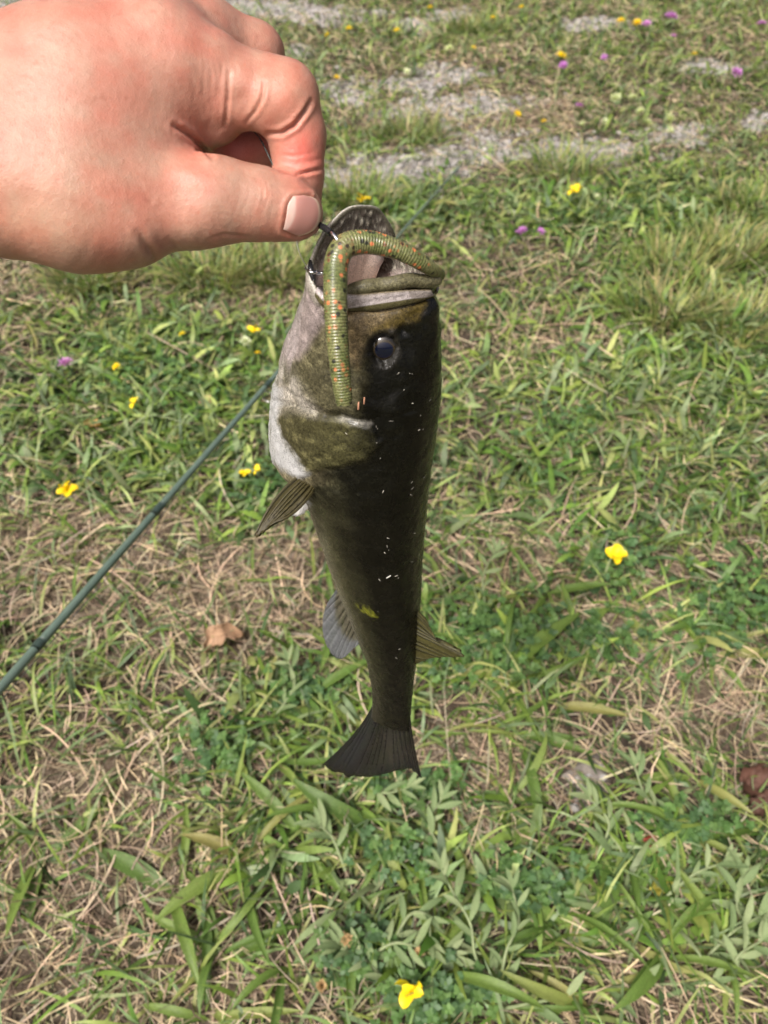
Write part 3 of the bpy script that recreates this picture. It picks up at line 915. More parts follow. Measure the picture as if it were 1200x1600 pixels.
upr = sstep(0.56 * np.pi, 0.44 * np.pi, np.minimum(PHI, 2 * np.pi - PHI))
RIM = RIM + np.stack([0.0003 * upr * np.sin(PHI * 9 + 1), 0.0003 * upr * np.sin(PHI * 13), 0 * PHI], -1)
R0 = ring(np.array([0.050]))[0]; R0b = ring(np.array([0.055]))[0]
NT = 92
tt = np.linspace(0, 1, NT)[:, None, None]
chord = np.linalg.norm(RIM - R0, axis=1)[:, None]
m0 = (R0 - R0b) / 0.005 * chord * 0.75
m1 = (RIM - R0) * 1.05
head = (2 * tt**3 - 3 * tt**2 + 1) * R0 + (tt**3 - 2 * tt**2 + tt) * m0 + (-2 * tt**3 + 3 * tt**2) * RIM + (tt**3 - tt**2) * m1
cm = RIM.mean(0)
outv = RIM - cm; outv /= np.linalg.norm(outv, axis=1)[:, None]
fwdv = head[-1] - head[-6]; fwdv /= np.linalg.norm(fwdv, axis=1)[:, None]
outv = outv - fwdv * (outv * fwdv).sum(1)[:, None]; outv /= np.linalg.norm(outv, axis=1)[:, None]
upper = sstep(0.56 * np.pi, 0.44 * np.pi, np.minimum(PHI, 2 * np.pi - PHI))     # 1 on the upper jaw
# lip roll: swells just behind the rim
tl = np.linspace(0, 1, NT)
swell = np.exp(-((tl[:, None] - 0.965) / 0.035) ** 2) * (0.0011 * upper + 0.0005 * (1 - upper))[None] - np.exp(-((tl[:, None] - 0.87) / 0.05) ** 2) * (0.0016 * upper)[None]
head = head + swell[..., None] * outv[None]
lr = 0.0010 + 0.0003 * upper
aa = np.linspace(0, np.pi, 9)[1:]
lip = RIM[None] + lr[None, :, None] * (-(1 - np.cos(aa))[:, None, None] * outv[None] + np.sin(aa)[:, None, None] * fwdv[None])
# the mouth cavity runs back into the gullet
gul = np.stack([np.full(NPHI, 0.050), -0.006 + 0.010 * np.cos(PHI), 0.010 * np.sin(PHI)], -1)
ti = np.linspace(0, 1, 40)[1:, None, None]
i0 = lip[-1]
n0 = -fwdv * 0.030; n1_ = (gul - i0) * 0.8
inner = (2 * ti**3 - 3 * ti**2 + 1) * i0 + (ti**3 - 2 * ti**2 + ti) * n0 + (-2 * ti**3 + 3 * ti**2) * gul + (ti**3 - ti**2) * n1_
trunk = ring(np.linspace(0.2655, 0.0505, 250))
rings = np.concatenate([trunk, head[0:], lip, inner])
NR = len(rings)
reg = np.concatenate([np.zeros(len(trunk)), np.ones(NT), np.full(len(lip), 2), np.full(len(inner), 3)])
V = rings.reshape(-1, 3)
REG = np.repeat(reg, NPHI); PH = np.tile(np.minimum(PHI, 2 * np.pi - PHI), NR)
INT = np.repeat(np.concatenate([np.zeros(len(trunk) + NT + len(lip)), np.linspace(0, 1, len(inner))]), NPHI)
F = grid_faces(NR, NPHI, close_v=True)
def vnormals(V, F):
    a, b, c, d = V[F[:, 0]], V[F[:, 1]], V[F[:, 2]], V[F[:, 3]]
    fn = np.cross(c - a, d - b)
    n = np.zeros_like(V)
    for k in range(4): np.add.at(n, F[:, k], fn)
    return n / (np.linalg.norm(n, axis=1)[:, None] + 1e-12)
VN = vnormals(V, F)
# make sure normals face out (test: the dorsal trunk)
if VN[(REG == 0) & (PH < 0.1)][:, 1].mean() < 0: F = F[:, ::-1].copy(); VN = -VN
VS = V * np.array([1, 1, 0]) + np.array([0, 0, 1]) * np.abs(V[:, 2:3])       # both flanks share the left flank's marks
MX, MY = project(fish2cam(VS))
wx = vnoise(V[:, 0], np.repeat(np.arange(NR), NPHI) * 0 + PH * 0.03, 220, 93) - 0.5; wy = vnoise(V[:, 0], PH * 0.03, 260, 94) - 0.5; wq = vnoise(V[:, 0], PH * 0.03, 900, 95) - 0.5
MX = MX + 5 * wx + 3 * wq; MY = MY + 5 * wy - 3 * wq
outer_ = (REG < 2)
# relief: gill cover, cheek edge, socket, nostrils, tiny scale rows
OPER = [(437, 655), (455, 640), (515, 652), (575, 660), (600, 690), (570, 716), (530, 727), (500, 733), (481, 739), (467, 718), (449, 690)]
disp = np.zeros(len(V))
disp += 0.0016 * polymask(MX, MY, OPER, 5)
dpre, _ = polydist(MX, MY, [(431, 628), (470, 636), (515, 652), (576, 660)])
disp -= 0.0010 * np.exp(-(dpre / 4.0) ** 2)
CHEEK = [(452, 560), (548, 490), (575, 520), (570, 600), (560, 648), (515, 640), (470, 620), (440, 600)]
disp += 0.0012 * polymask(MX, MY, CHEEK, 8)
dgro, _ = polydist(MX, MY, [(500, 480), (545, 486), (600, 486), (640, 476), (668, 468)])
disp -= 0.0010 * np.exp(-(dgro / 4.5) ** 2)
WHITE = [(423, 596), (440, 605), (436, 660), (449, 692), (470, 721), (483, 740), (466, 745), (420, 720)]
disp += 0.0007 * polymask(MX, MY, WHITE, 4)
deye = np.hypot((MX - 600) / 23, (MY - 546) / 28)
disp -= 0.0030 * sstep(1.05, 0.6, deye) * (np.abs(V[:, 2]) > 0.012)
for (x, y, rr_, dd) in ((628, 516, 8, -.0012), (641, 507, 6, .0008), (613, 520, 7, .0006), (655, 488, 9, -.0008), (672, 492, 10, .0007)):
    disp += dd * np.exp(-((MX - x) / rr_) ** 2 - ((MY - y) / rr_) ** 2)
axial = V[:, 0]
disp += outer_ * 0.00022 * (vnoise(axial, PH * 0.03, 300, 71) - 0.5) * 2
disp += (REG == 1) * 0.0006 * (vnoise(axial, PH * 0.03, 120, 72) - 0.5) * 2
mem = (REG == 3)
gran_ = vnoise(axial, PH * 0.03, 1100, 78)
disp += 0.0006 * sstep(0.55, 0.85, gran_) * (mem * sstep(0.26, 0.1, INT))
disp += mem * 0.0002 * np.sin(PH * 26 + 9 * vnoise(axial, PH * .03, 150, 73)) * (1 - INT)
V = V + VN * (disp * (outer_ | mem))[:, None]

# colours of the skin itself
def lay(c, mask, col): return c * (1 - mask[:, None]) + np.array(col)[None] * mask[:, None]
th = PH / np.pi
nA = vnoise(axial, PH * 0.03, 420, 74); nB = vnoise(axial, PH * 0.03, 150, 75); nC = vnoise(axial, PH * 0.03, 900, 76)
C = np.tile(np.array([0.0042, 0.0042, 0.0026]), (len(V), 1))
flank = sstep(0.40, 0.70, th + 0.06 * (nB - 0.5))
C = lay(C, flank, (0.042, 0.041, 0.021))
C = lay(C, sstep(0.58, 0.80, th) * 0.8, (0.16, 0.15, 0.105))
C = lay(C, sstep(0.80, 0.95, th), (0.50, 0.49, 0.45))
tailk = sstep(0.15, 0.24, axial)
C = lay(C, tailk * 0.85, (0.0045, 0.0045, 0.0036))
C = lay(C, tailk * sstep(0.5, 0.8, th) * 0.4, (0.035, 0.034, 0.022))
# head
hd = (axial < 0.095)
C = lay(C, hd * sstep(545, 450, MX + 0.10 * (MY - 600)) * (MY < 760) * 0.6, (0.17, 0.145, 0.085))
C = lay(C, polymask(MX, MY, OPER, 8) * sstep(600, 545, MX) * 0.85, (0.046, 0.044, 0.018))
C = lay(C, polymask(MX, MY, CHEEK, 14) * 0.75, (0.078, 0.073, 0.040))
C = lay(C, polymask(MX, MY, [(545, 482), (612, 480), (640, 478), (600, 520), (575, 525), (560, 570), (540, 560)], 12) * 0.8, (0.165, 0.125, 0.065))
C = lay(C, polymask(MX, MY, [(580, 515), (625, 482), (672, 466), (655, 500), (610, 512), (590, 528)], 6) * 0.8, (0.085, 0.062, 0.014))
C = lay(C, polymask(MX, MY, [(425, 560), (452, 556), (474, 605), (500, 642), (436, 642), (420, 630)], 14) * (0.25 + 0.6 * sstep(0.3, 0.7, nB)), (0.32, 0.30, 0.26))
C = lay(C, np.exp(-(dpre / 2.6) ** 2) * 0.8 * sstep(0.25, 0.7, nB) * (MX < 585), (0.28, 0.27, 0.23))
JAW = [(506, 500), (497, 462), (482, 428), (500, 372), (540, 318), (490, 330), (440, 470), (430, 560), (470, 560)]
jawm = polymask(MX, MY, JAW, 10) * (REG == 1)
C = lay(C, jawm * 0.8, (0.33, 0.275, 0.27))
C = lay(C, (REG == 1) * (np.minimum(th, 1) > 0.70) * sstep(0.045, 0.03, axial) * 0.85, (0.38, 0.33, 0.32))
C = lay(C, polymask(MX, MY, WHITE, 6) * 0.92, (0.50, 0.51, 0.51))
C = lay(C, (REG < 2) * hd * sstep(0.80, 0.9, th) * sstep(0.04, 0.06, axial), (0.55, 0.55, 0.55))
# speckle
sp = sstep(0.55, 0.8, nA) * hd * sstep(0.28, 0.45, th)
C = C * (1 + 1.1 * sp[:, None] * (1 - np.clip(C.mean(1) * 2.5, 0, 1))[:, None]); pale = np.clip(C.mean(1) * 2.2, 0, 0.85)[:, None]; C = C * (1 + (1 - pale) * (0.56 * nC[:, None] - 0.28)); C = C * (1 + (1 - pale) * (0.5 * nB[:, None] - 0.25))
C = lay(C, sstep(1.35, 1.05, deye) * (np.abs(V[:, 2]) > 0.012) * 0.9, (0.012, 0.011, 0.008))
# lips, teeth band, mouth lining
up_ = sstep(0.58, 0.50, th)
LIPC = np.array([0.13, 0.12, 0.065])
rim_zone = (REG == 2) | ((REG == 1) & (np.repeat(np.concatenate([np.zeros(len(trunk)), tl, np.zeros(len(lip) + len(inner))]), NPHI) > 0.93))
C = lay(C, rim_zone * up_ * 0.95, LIPC * 1.0)
C = lay(C, rim_zone * (1 - up_) * 0.7, (0.30, 0.28, 0.23))
rk = np.repeat(np.concatenate([np.zeros(len(trunk) + NT), np.linspace(0.1, 1, len(lip)), np.zeros(len(inner))]), NPHI)
C = lay(C, (REG == 2) * (1 - up_) * np.exp(-((rk - 0.25) / 0.16) ** 2) * 0.9, (0.66, 0.63, 0.56))
C = lay(C, (REG == 2) * (1 - up_) * sstep(0.45, 0.7, rk) * 0.9, (0.10, 0.09, 0.06))
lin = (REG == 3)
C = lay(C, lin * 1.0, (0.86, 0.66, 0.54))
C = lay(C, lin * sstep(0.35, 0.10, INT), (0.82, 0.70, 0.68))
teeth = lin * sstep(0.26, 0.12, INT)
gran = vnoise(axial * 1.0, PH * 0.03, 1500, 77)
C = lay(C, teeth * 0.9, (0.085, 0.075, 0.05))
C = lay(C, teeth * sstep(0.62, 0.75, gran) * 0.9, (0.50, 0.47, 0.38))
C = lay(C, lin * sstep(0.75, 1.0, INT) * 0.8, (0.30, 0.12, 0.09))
gre = polymask(MX, MY, [(556, 945), (575, 950), (592, 964), (585, 968), (566, 958)], 4) * (V[:, 2] > 0) * sstep(0.35, 0.5, nA)
C = lay(C, gre * 0.9, (0.13, 0.14, 0.015))
C = np.clip(C, 0.0015, 0.9)
wet = 0.05 + 0.35 * (REG < 3) * sstep(0.030, 0.012, axial) * sstep(0.40, 0.22, th)
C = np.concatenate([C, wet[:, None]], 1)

# close the two ends
vt = np.concatenate([V, [V[:NPHI].mean(0)], [V[-NPHI:].mean(0)]])
j = np.arange(NPHI); j2 = (j + 1) % NPHI
cap1 = np.stack([j, j2, np.full(NPHI, len(V))], -1); cap2 = np.stack([(NR - 1) * NPHI + j2, (NR - 1) * NPHI + j, np.full(NPHI, len(V) + 1)], -1)
Cc = np.concatenate([C, C[:1], [[0.12, 0.05, 0.04, 0.1]]])
fm, n, l, b = mat_new('bass_skin')
at = N_(n, 'ShaderNodeAttribute', attribute_name='Col')
tc = n.new('ShaderNodeTexCoord')
f1 = noise(n, l, tc.outputs['Object'], 900, 4, 0.7)
gr = N_(n, 'ShaderNodeAttribute', attribute_name='grain')
col = mixcol(n, l, 1.0, at.outputs['Color'], mixcol(n, l, gr.outputs['Fac'], (1.0, 1.0, 1.0), ramp(n, l, f1, [(0.3, 0.40), (0.7, 1.8)])), 'MULTIPLY')
mp = n.new('ShaderNodeMapping'); mp.inputs['Scale'].default_value = (480, 480, 480)
l.new(tc.outputs['Object'], mp.inputs['Vector'])
vo = n.new('ShaderNodeTexVoronoi'); vo.feature = 'DISTANCE_TO_EDGE'
l.new(mp.outputs[0], vo.inputs['Vector'])
sc_ = ramp(n, l, vo.outputs['Distance'], [(0.0, 0.0), (0.16, 1.0)])
col = mixcol(n, l, 0.8, col, mixcol(n, l, 1.0, col, sc_, 'MULTIPLY'))
l.new(col, b.inputs['Base Color'])
f3 = noise(n, l, tc.outputs['Object'], 160, 4, 0.65)
l.new(ramp(n, l, f3, [(0.35, 0.14), (0.7, 0.42)]), b.inputs['Roughness'])
b.inputs['Specular IOR Level'].default_value = 0.20
l.new(at.outputs['Alpha'], b.inputs['Coat Weight'])
b.inputs['Coat Roughness'].default_value = 0.05
nb = bump(n, l, sc_, 0.22, 0.0004)
nb = bump(n, l, f1, 0.25, 0.0006, nb)
l.new(bump(n, l, f3, 0.35, 0.002, nb), b.inputs['Normal'])
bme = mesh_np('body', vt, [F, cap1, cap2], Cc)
grain = np.where(REG == 3, 0.08, np.where(REG == 2, 0.5, 1.0)) * (1 - 0.6 * jawm) * (1 - 0.7 * polymask(MX, MY, WHITE, 4))
ga = bme.attributes.new('grain', 'FLOAT', 'POINT')
ga.data.foreach_set('value', np.concatenate([grain, [1, 0]]).astype(np.float32))
obj('body', bme, fm, fish)

bvh = BVHTree.FromPolygons([tuple(p) for p in fish2cam(V)], [tuple(int(i) for i in f) for f in F[:, ::1]])
def hit(px, py, tree):
    d = cam3(px, py, 1.0); d /= np.linalg.norm(d)
    p, nrm, _, _ = tree.ray_cast(Vector((0, 0, 0)), Vector(d))
    if p is None: return None, None
    nn = np.array(nrm)
    if nn @ d > 0: nn = -nn
    return np.array(p), nn

# eyes: dark ball in the socket with a ring round the pupil
eye_mat, n, l, b = mat_new('fish_eye')
tc = n.new('ShaderNodeTexCoord')
ln = n.new('ShaderNodeVectorMath'); ln.operation = 'LENGTH'
sx = n.new('ShaderNodeSeparateXYZ'); cx = n.new('ShaderNodeCombineXYZ')
l.new(tc.outputs['Object'], sx.inputs[0]); l.new(sx.outputs[0], cx.inputs[0]); l.new(sx.outputs[1], cx.inputs[1])
l.new(cx.outputs[0], ln.inputs[0])
k = ramp(n, l, ln.outputs['Value'], [(0.0, (0.002, 0.003, 0.010)), (0.50, (0.003, 0.005, 0.016)), (0.60, (0.030, 0.022, 0.010)), (0.72, (0.010, 0.009, 0.008)), (0.95, (0.008, 0.007, 0.006))])
l.new(k, b.inputs['Base Color'])
b.inputs['Roughness'].default_value = 0.05
b.inputs['Coat Weight'].default_value = 0.4
b.inputs['Coat Roughness'].default_value = 0.02
b.inputs['Specular IOR Level'].default_value = 0.4
nu, nv = 24, 32
th_ = np.linspace(0, np.pi, nu)[:, None]; ph_ = np.linspace(0, 2 * np.pi, nv, endpoint=False)[None]
ball = np.stack([np.sin(th_) * np.cos(ph_), np.sin(th_) * np.sin(ph_), np.cos(th_) * 0.80 + 0 * ph_], -1).reshape(-1, 3)
eye_me = mesh_np('eye', ball, grid_faces(nu, nv, close_v=True)); eye_me.materials.append(eye_mat)
ep, en = hit(600, 546, bvh)
ef = cam2fish(ep); efn = np.array([en @ fT, en @ fD, en @ fL])
efn = efn * 0.55 + np.array([-0.1, 0.15, 0.9]) * 0.45; efn /= np.linalg.norm(efn)
for sgn in (1, -1):
    o = obj('eye', eye_me, None, fish)
    c = (ef - efn * 0.0020) * np.array([1, 1, sgn]); nrm = efn * np.array([1, 1, sgn])
    q = Vector(nrm).to_track_quat('Z', 'Y')
    o.rotation_euler = q.to_euler(); o.location = tuple(c); o.scale = (0.0058, 0.0064, 0.0042)

# maxilla: the pale plate lying along the upper jaw, dark along its lower edge
top = catmull([(672, 452), (640, 452), (600, 455), (560, 459), (525, 457), (505, 448), (496, 448)], 46)
low = catmull([(676, 462), (650, 472), (610, 481), (570, 486), (530, 486), (507, 480), (493, 462)], 46)
NV = 11
pp, cc = [], []
for i in range(46):
    for jx in range(NV):
        w = jx / (NV - 1)
        px, py = top[i] * (1 - w) + low[i] * w
        hp, hn = hit(px, py, bvh)
        if hp is None: hp, hn = pp[-1] if isinstance(pp[-1], tuple) else (pp[-1], hn)
        prof = math.sin(math.pi * w) ** 0.5
        pp.append(hp + hn * (0.0002 + 0.0015 * prof * math.sin(math.pi * min(1, (i + 4) / 49)) ** 0.4))
        nzv = 0.8 + 0.4 * rp.random()
        pal = np.array([0.50, 0.45, 0.44]) if w < 0.68 else np.array([0.10, 0.09, 0.04])
        if w < 0.1: pal = np.array([0.15, 0.12, 0.06])
        if i < 9: pal = pal * 0.55 + np.array([0.09, 0.07, 0.03]) * 0.45
        cc.append(pal * nzv)
pf = cam2fish(np.array(pp))
# smooth the projected depth so the plate is one even sheet
G = pf.reshape(46, NV, 3)
for _ in range(6):
    G[1:-1] = (G[:-2] + 2 * G[1:-1] + G[2:]) / 4
ff = grid_faces(46, NV)
for sgn in (1, -1):
    vv = G.reshape(-1, 3) * np.array([1, 1, sgn])
    o = obj('maxilla', mesh_np('maxilla', vv, ff if sgn == 1 else ff[:, ::-1], np.concatenate([np.array(cc), np.full((len(cc), 1), 0.2)], 1)), fm, fish)
    md = o.modifiers.new('thick', 'SOLIDIFY'); md.thickness = 0.0008; md.offset = 0

# ------------------------------------------------------------------ fins
def fin_mat(name, trans):
    m, n, l, b = mat_new(name)
    a = N_(n, 'ShaderNodeAttribute', attribute_name='Col')
    tc = n.new('ShaderNodeTexCoord')
    nz = noise(n, l, tc.outputs['Object'], 500, 3)
    col = mixcol(n, l, 1.0, a.outputs['Color'], ramp(n, l, nz, [(0.3, 0.75), (0.7, 1.25)]), 'MULTIPLY')
    l.new(col, b.inputs['Base Color'])
    b.inputs['Roughness'].default_value = 0.32
    tr = n.new('ShaderNodeBsdfTranslucent'); l.new(col, tr.inputs[0])
    tp = n.new('ShaderNodeBsdfTransparent')
    m1 = n.new('ShaderNodeMixShader'); m1.inputs[0].default_value = 0.4
    l.new(b.outputs[0], m1.inputs[1]); l.new(tr.outputs[0], m1.inputs[2])
    m2 = n.new('ShaderNodeMixShader'); m2.inputs[0].default_value = trans
    l.new(m1.outputs[0], m2.inputs[1]); l.new(tp.outputs[0], m2.inputs[2])
    l.new(m2.outputs[0], n['Material Output'].inputs[0])
    return m
fin_m = fin_mat('fin_membrane', 0.16)
fin_clear = fin_mat('clear_fin_membrane', 0.22)
def fin(name, rows, nrays, dark, light, edge=None, mat=None, ridge=0.00035, nu=120, nv=26, fray=0.02, label=None, camera=False):
    """rows: base, (middle), outer curves as lists of (px,py,l) or (px,py,z)"""
    cur = []
    for rw in rows:
        pts = [cam2fish(cam3(*q)) if camera else fpl(*q) for q in rw]
        cur.append(catmull(pts, nu))
    rr = np.random.default_rng(len(name) + nrays)
    u = np.linspace(0, 1, nu)
    frz = 1 - fray * np.interp(u, np.linspace(0, 1, nrays * 2), rr.random(nrays * 2))
    vv = np.linspace(0, 1, nv)[None, :, None] * frz[:, None, None]
    if len(cur) == 2: g = cur[0][:, None] * (1 - vv) + cur[1][:, None] * vv
    else:
        a, b_, c = (x[:, None] for x in cur)
        g = a * (1 - vv) * (1 - 2 * vv) + b_ * 4 * vv * (1 - vv) + c * vv * (2 * vv - 1)
    du = np.gradient(g, axis=0); dv = np.gradient(g, axis=1)
    nn = np.cross(du, dv); nn /= np.linalg.norm(nn, axis=2)[..., None] + 1e-12
    uw = u + np.interp(u, np.linspace(0, 1, nrays + 1), rr.normal(0, 0.22 / nrays, nrays + 1))
    wave = np.cos(2 * np.pi * nrays * uw)
    # rays fork towards the edge
    wv2 = np.cos(4 * np.pi * nrays * uw)
    V_ = np.linspace(0, 1, nv)[None]
    rid = wave[:, None] * (1 - 0.5 * V_) + wv2[:, None] * 0.5 * V_
    g = g + nn * (rid * ridge)[..., None] + nn * (0.0012 * np.sin(u * 5)[:, None] * V_)[..., None]
    k = np.clip(0.5 + 0.5 * rid, 0, 1)[..., None]
    c = np.array(dark) * k + np.array(light) * (1 - k)
    if name == 'tail_fin': c = c * (1 + 1.1 * np.exp(-((u - 0.62) / 0.22) ** 2)[:, None] * sstep(0.15, 0.5, V_))[..., None] + np.array([0.010, 0.011, 0.016]) * np.exp(-((u - 0.15) / 0.15) ** 2)[:, None, None]
    if edge is not None:
        e = sstep(edge[1], edge[2], V_ + 0 * u[:, None])[..., None]
        c = c * (1 - e) + np.array(edge[0]) * (0.75 + 0.5 * k) * e
    o = obj(name, mesh_np(name, g.reshape(-1, 3), grid_faces(nu, nv), c.reshape(-1, 3)), mat or fin_m, fish, label=label)
    md = o.modifiers.new('thick', 'SOLIDIFY'); md.thickness = 0.0004; md.offset = 0
    return o
fin('tail_fin', [[(588, 1088, 0), (600, 1092, 0), (618, 1093, 0), (640, 1090, 0)],
                 [(556, 1142, 0), (586, 1150, 0), (620, 1150, 0), (645, 1146, 0)],
                 [(502, 1196, 0), (528, 1211, 0), (552, 1217, 0), (580, 1216, 0), (610, 1209, 0), (636, 1201, 0), (648, 1204, 0), (661, 1216, 0)]],
    15, (0.006, 0.006, 0.007), (0.020, 0.019, 0.015), ((0.018, 0.018, 0.018), 0.8, 1.0), fray=0.03)
fin('dorsal_fin', [[(648, 948, 0), (646, 975, 0), (644, 1005, 0), (642, 1040, 0)],
                   [(666, 966, 0), (676, 985, 0), (692, 1005, 0), (727, 1022, 0), (712, 1026, 0), (688, 1028, 0), (668, 1032, 0), (648, 1040, 0)]],
    12, (0.030, 0.028, 0.012), (0.11, 0.10, 0.035), fray=0.04)
fin('anal_fin', [[(540, 905, 0), (548, 930, 0), (560, 960, 0), (576, 1000, 0)],
                 [(526, 920, 0), (508, 950, 0), (502, 980, 0), (508, 1010, 0), (522, 1027, 0), (536, 1028, 0), (555, 1010, 0), (572, 998, 0)]],
    11, (0.05, 0.048, 0.034), (0.15, 0.14, 0.10), ((0.17, 0.18, 0.19), 0.45, 0.62), mat=fin_clear)
fin('pectoral_fin', [[(484, 736, .338), (490, 740, .336), (495, 745, .334), (498, 752, .333)],
                     [(434, 773, .334), (445, 777, .331), (458, 785, .329), (468, 796, .328)],
                     [(396, 842, .330), (399, 838, .328), (410, 834, .326), (426, 822, .325)]],
    7, (0.007, 0.006, 0.003), (0.085, 0.072, 0.026), mat=fin_m, ridge=0.0006, camera=True, fray=0.06)
fin('pectoral_fin', [[(484, 742, .372), (478, 740, .375), (470, 742, .377), (464, 746, .379)],
                     [(480, 775, .378), (470, 775, .380), (462, 772, .382), (458, 768, .384)],
                     [(476, 802, .382), (466, 806, .384), (455, 806, .386), (447, 802, .388)]],
    8, (0.30, 0.30, 0.28), (0.55, 0.56, 0.54), mat=fin_clear, camera=True, label='pale pectoral fin of the far flank')
fin('pelvic_fin', [[(492, 752, .352), (488, 756, .354), (484, 760, .357), (480, 762, .360)],
                   [(490, 772, .354), (484, 780, .356), (474, 784, .358), (468, 782, .361)],
                   [(488, 786, .356), (478, 798, .358), (465, 806, .360), (455, 804, .363)]],
    8, (0.60, 0.60, 0.57), (0.82, 0.82, 0.79), mat=fin_clear, camera=True, label='whitish pelvic fin tucked under the pectoral fin')

# bits of dry grass and sand stuck to the wet skin
rf = np.random.default_rng(8)
bits_v, bits_f, bits_c = [], [], []
SPOT = [(655, 650, 10, 25, 5), (590, 670, 30, 25, 5), (650, 760, 12, 70, 6), (640, 765, 20, 8, 5), (600, 865, 18, 30, 5), (645, 860, 8, 40, 5), (605, 905, 20, 10, 4), (640, 620, 25, 30, 5), (560, 680, 30, 40, 5), (615, 1010, 15, 20, 3), (610, 930, 30, 40, 4), (590, 800, 60, 60, 6), (635, 590, 25, 20, 5)]
def bit(px, py, L, w, col):
    hp, hn = hit(px, py, bvh)
    if hp is None: return
    p = cam2fish(hp); nn = np.array([hn @ fT, hn @ fD, hn @ fL])
    a = rf.normal(size=3); a -= nn * (a @ nn); a /= np.linalg.norm(a); b2 = np.cross(nn, a)
    o = len(bits_v)
    c0 = p + nn * 0.0001
    for dz in (0, 1):
        for sx_, sy_ in ((-1, -1), (1, -1), (1, 1), (-1, 1)):
            bits_v.append(c0 + a * L / 2 * sx_ * (1 - .2 * dz) + b2 * w / 2 * sy_ + nn * w * 0.5 * dz)
            bits_c.append(col)
    for q in ((4, 5, 6, 7), (0, 1, 5, 4), (1, 2, 6, 5), (2, 3, 7, 6), (3, 0, 4, 7)): bits_f.append([o + i for i in q])
for (px, py, rx, ry, m) in SPOT:
    for _ in range((m + 1) // 2):
        bit(px + rf.normal() * rx * .6, py + rf.normal() * ry * .6, rf.uniform(0.0004, 0.0017), rf.uniform(0.00015, 0.00034), np.array([0.42, 0.40, 0.34]) * rf.uniform(0.4, 1.1))
for (px, py, L) in ((560, 634, .0036), (569, 626, .0030)):
    bit(px, py, L, 0.0006, np.array([0.60, 0.32, 0.20]))
bit(607, 901, 0.0026, 0.0006, np.array([0.5, 0.5, 0.46]))
o = obj('stuck_debris', mesh_np('stuck_debris', np.array(bits_v), np.array(bits_f), np.array(bits_c), smooth=False), s_mat, fish, kind='stuff')

# ------------------------------------------------------------------ soft plastic worm draped over the jaw
wp = [(538, 632, .2745), (533, 590, .2705), (528, 540, .2670), (525, 490, .2645), (524, 445, .2635), (526, 410, .2635), (536, 388, .2640), (556, 379, .2650), (585, 380, .2668), (620, 390, .2690), (652, 406, .2730), (674, 420, .2790), (688, 430, .2870)]
path = catmull([W(*q) for q in wp], 620)
dl = np.concatenate([[0], np.cumsum(np.linalg.norm(np.diff(path, axis=0), axis=1))])
us = np.linspace(0, dl[-1], 620)
path = np.stack([np.interp(us, dl, path[:, k]) for k in range(3)], -1)
u = us / dl[-1]
rad = np.interp(u, [0, 0.012, 0.03, 0.25, 0.45, 0.55, 0.75, 0.9, 1.0], np.array([2.5, 2.9, 3.15, 3.95, 4.25, 4.35, 3.4, 2.6, 2.1]) * 1e-3)
rad = rad * (1 + 0.035 * (vnoise(us, us * 0, 160, 91) - 0.5)) + 0.000085 * (0.5 + 0.8 * vnoise(us, us * 0, 400, 92)) * np.tanh(2 * np.sin(us * 2 * np.pi / 0.00105)) * (1 - 0.9 * np.exp(-((u - 0.52) / 0.045) ** 2))
org = path[0].copy()
v, f = tube(path - org, rad, 36)
wm, n, l, b = mat_new('watermelon_plastic')
tc = n.new('ShaderNodeTexCoord')
g1 = noise(n, l, tc.outputs['Object'], 120, 3)
col = ramp(n, l, g1, [(0.3, (0.075, 0.095, 0.028)), (0.7, (0.16, 0.16, 0.068))])
vr = n.new('ShaderNodeTexVoronoi'); vr.inputs['Scale'].default_value = 480
l.new(tc.outputs['Object'], vr.inputs['Vector'])
rsep = n.new('ShaderNodeSeparateColor'); l.new(vr.outputs['Color'], rsep.inputs[0])
band = noise(n, l, tc.outputs['Object'], 70, 2)
def both(a, b_):
    m = n.new('ShaderNodeMath'); m.operation = 'MULTIPLY'; l.new(a, m.inputs[0]); l.new(b_, m.inputs[1]); return m.outputs[0]
near_ = ramp(n, l, vr.outputs['Distance'], [(0.30, 1.0), (0.48, 0.0)])
redm = both(both(ramp(n, l, rsep.outputs[0], [(0.52, 0.0), (0.56, 0.85)]), near_), ramp(n, l, band, [(0.42, 0.15), (0.55, 1.0)]))
blk = both(ramp(n, l, rsep.outputs[1], [(0.72, 0.0), (0.75, 0.95)]), near_)
g3 = noise(n, l, tc.outputs['Object'], 1100, 3, 0.7)
col = mixcol(n, l, 1.0, col, ramp(n, l, g3, [(0.32, 0.45), (0.55, 1.1), (0.75, 1.5)]), 'MULTIPLY')
col = mixcol(n, l, redm, col, (0.50, 0.15, 0.06))
col = mixcol(n, l, blk, col, (0.012, 0.014, 0.01))
l.new(col, b.inputs['Base Color'])
b.inputs['Roughness'].default_value = 0.3
b.inputs['Subsurface Weight'].default_value = 0.25
b.inputs['Subsurface Radius'].default_value = (0.5, 1.0, 0.25)
b.inputs['Subsurface Scale'].default_value = 0.0015
worm = thing('soft_worm_lure', 'ribbed green plastic worm with red flecks bent over the fish jaw', 'fishing lure', tuple(org))
obj('worm_body', mesh_np('worm_body', v, f), wm, worm)

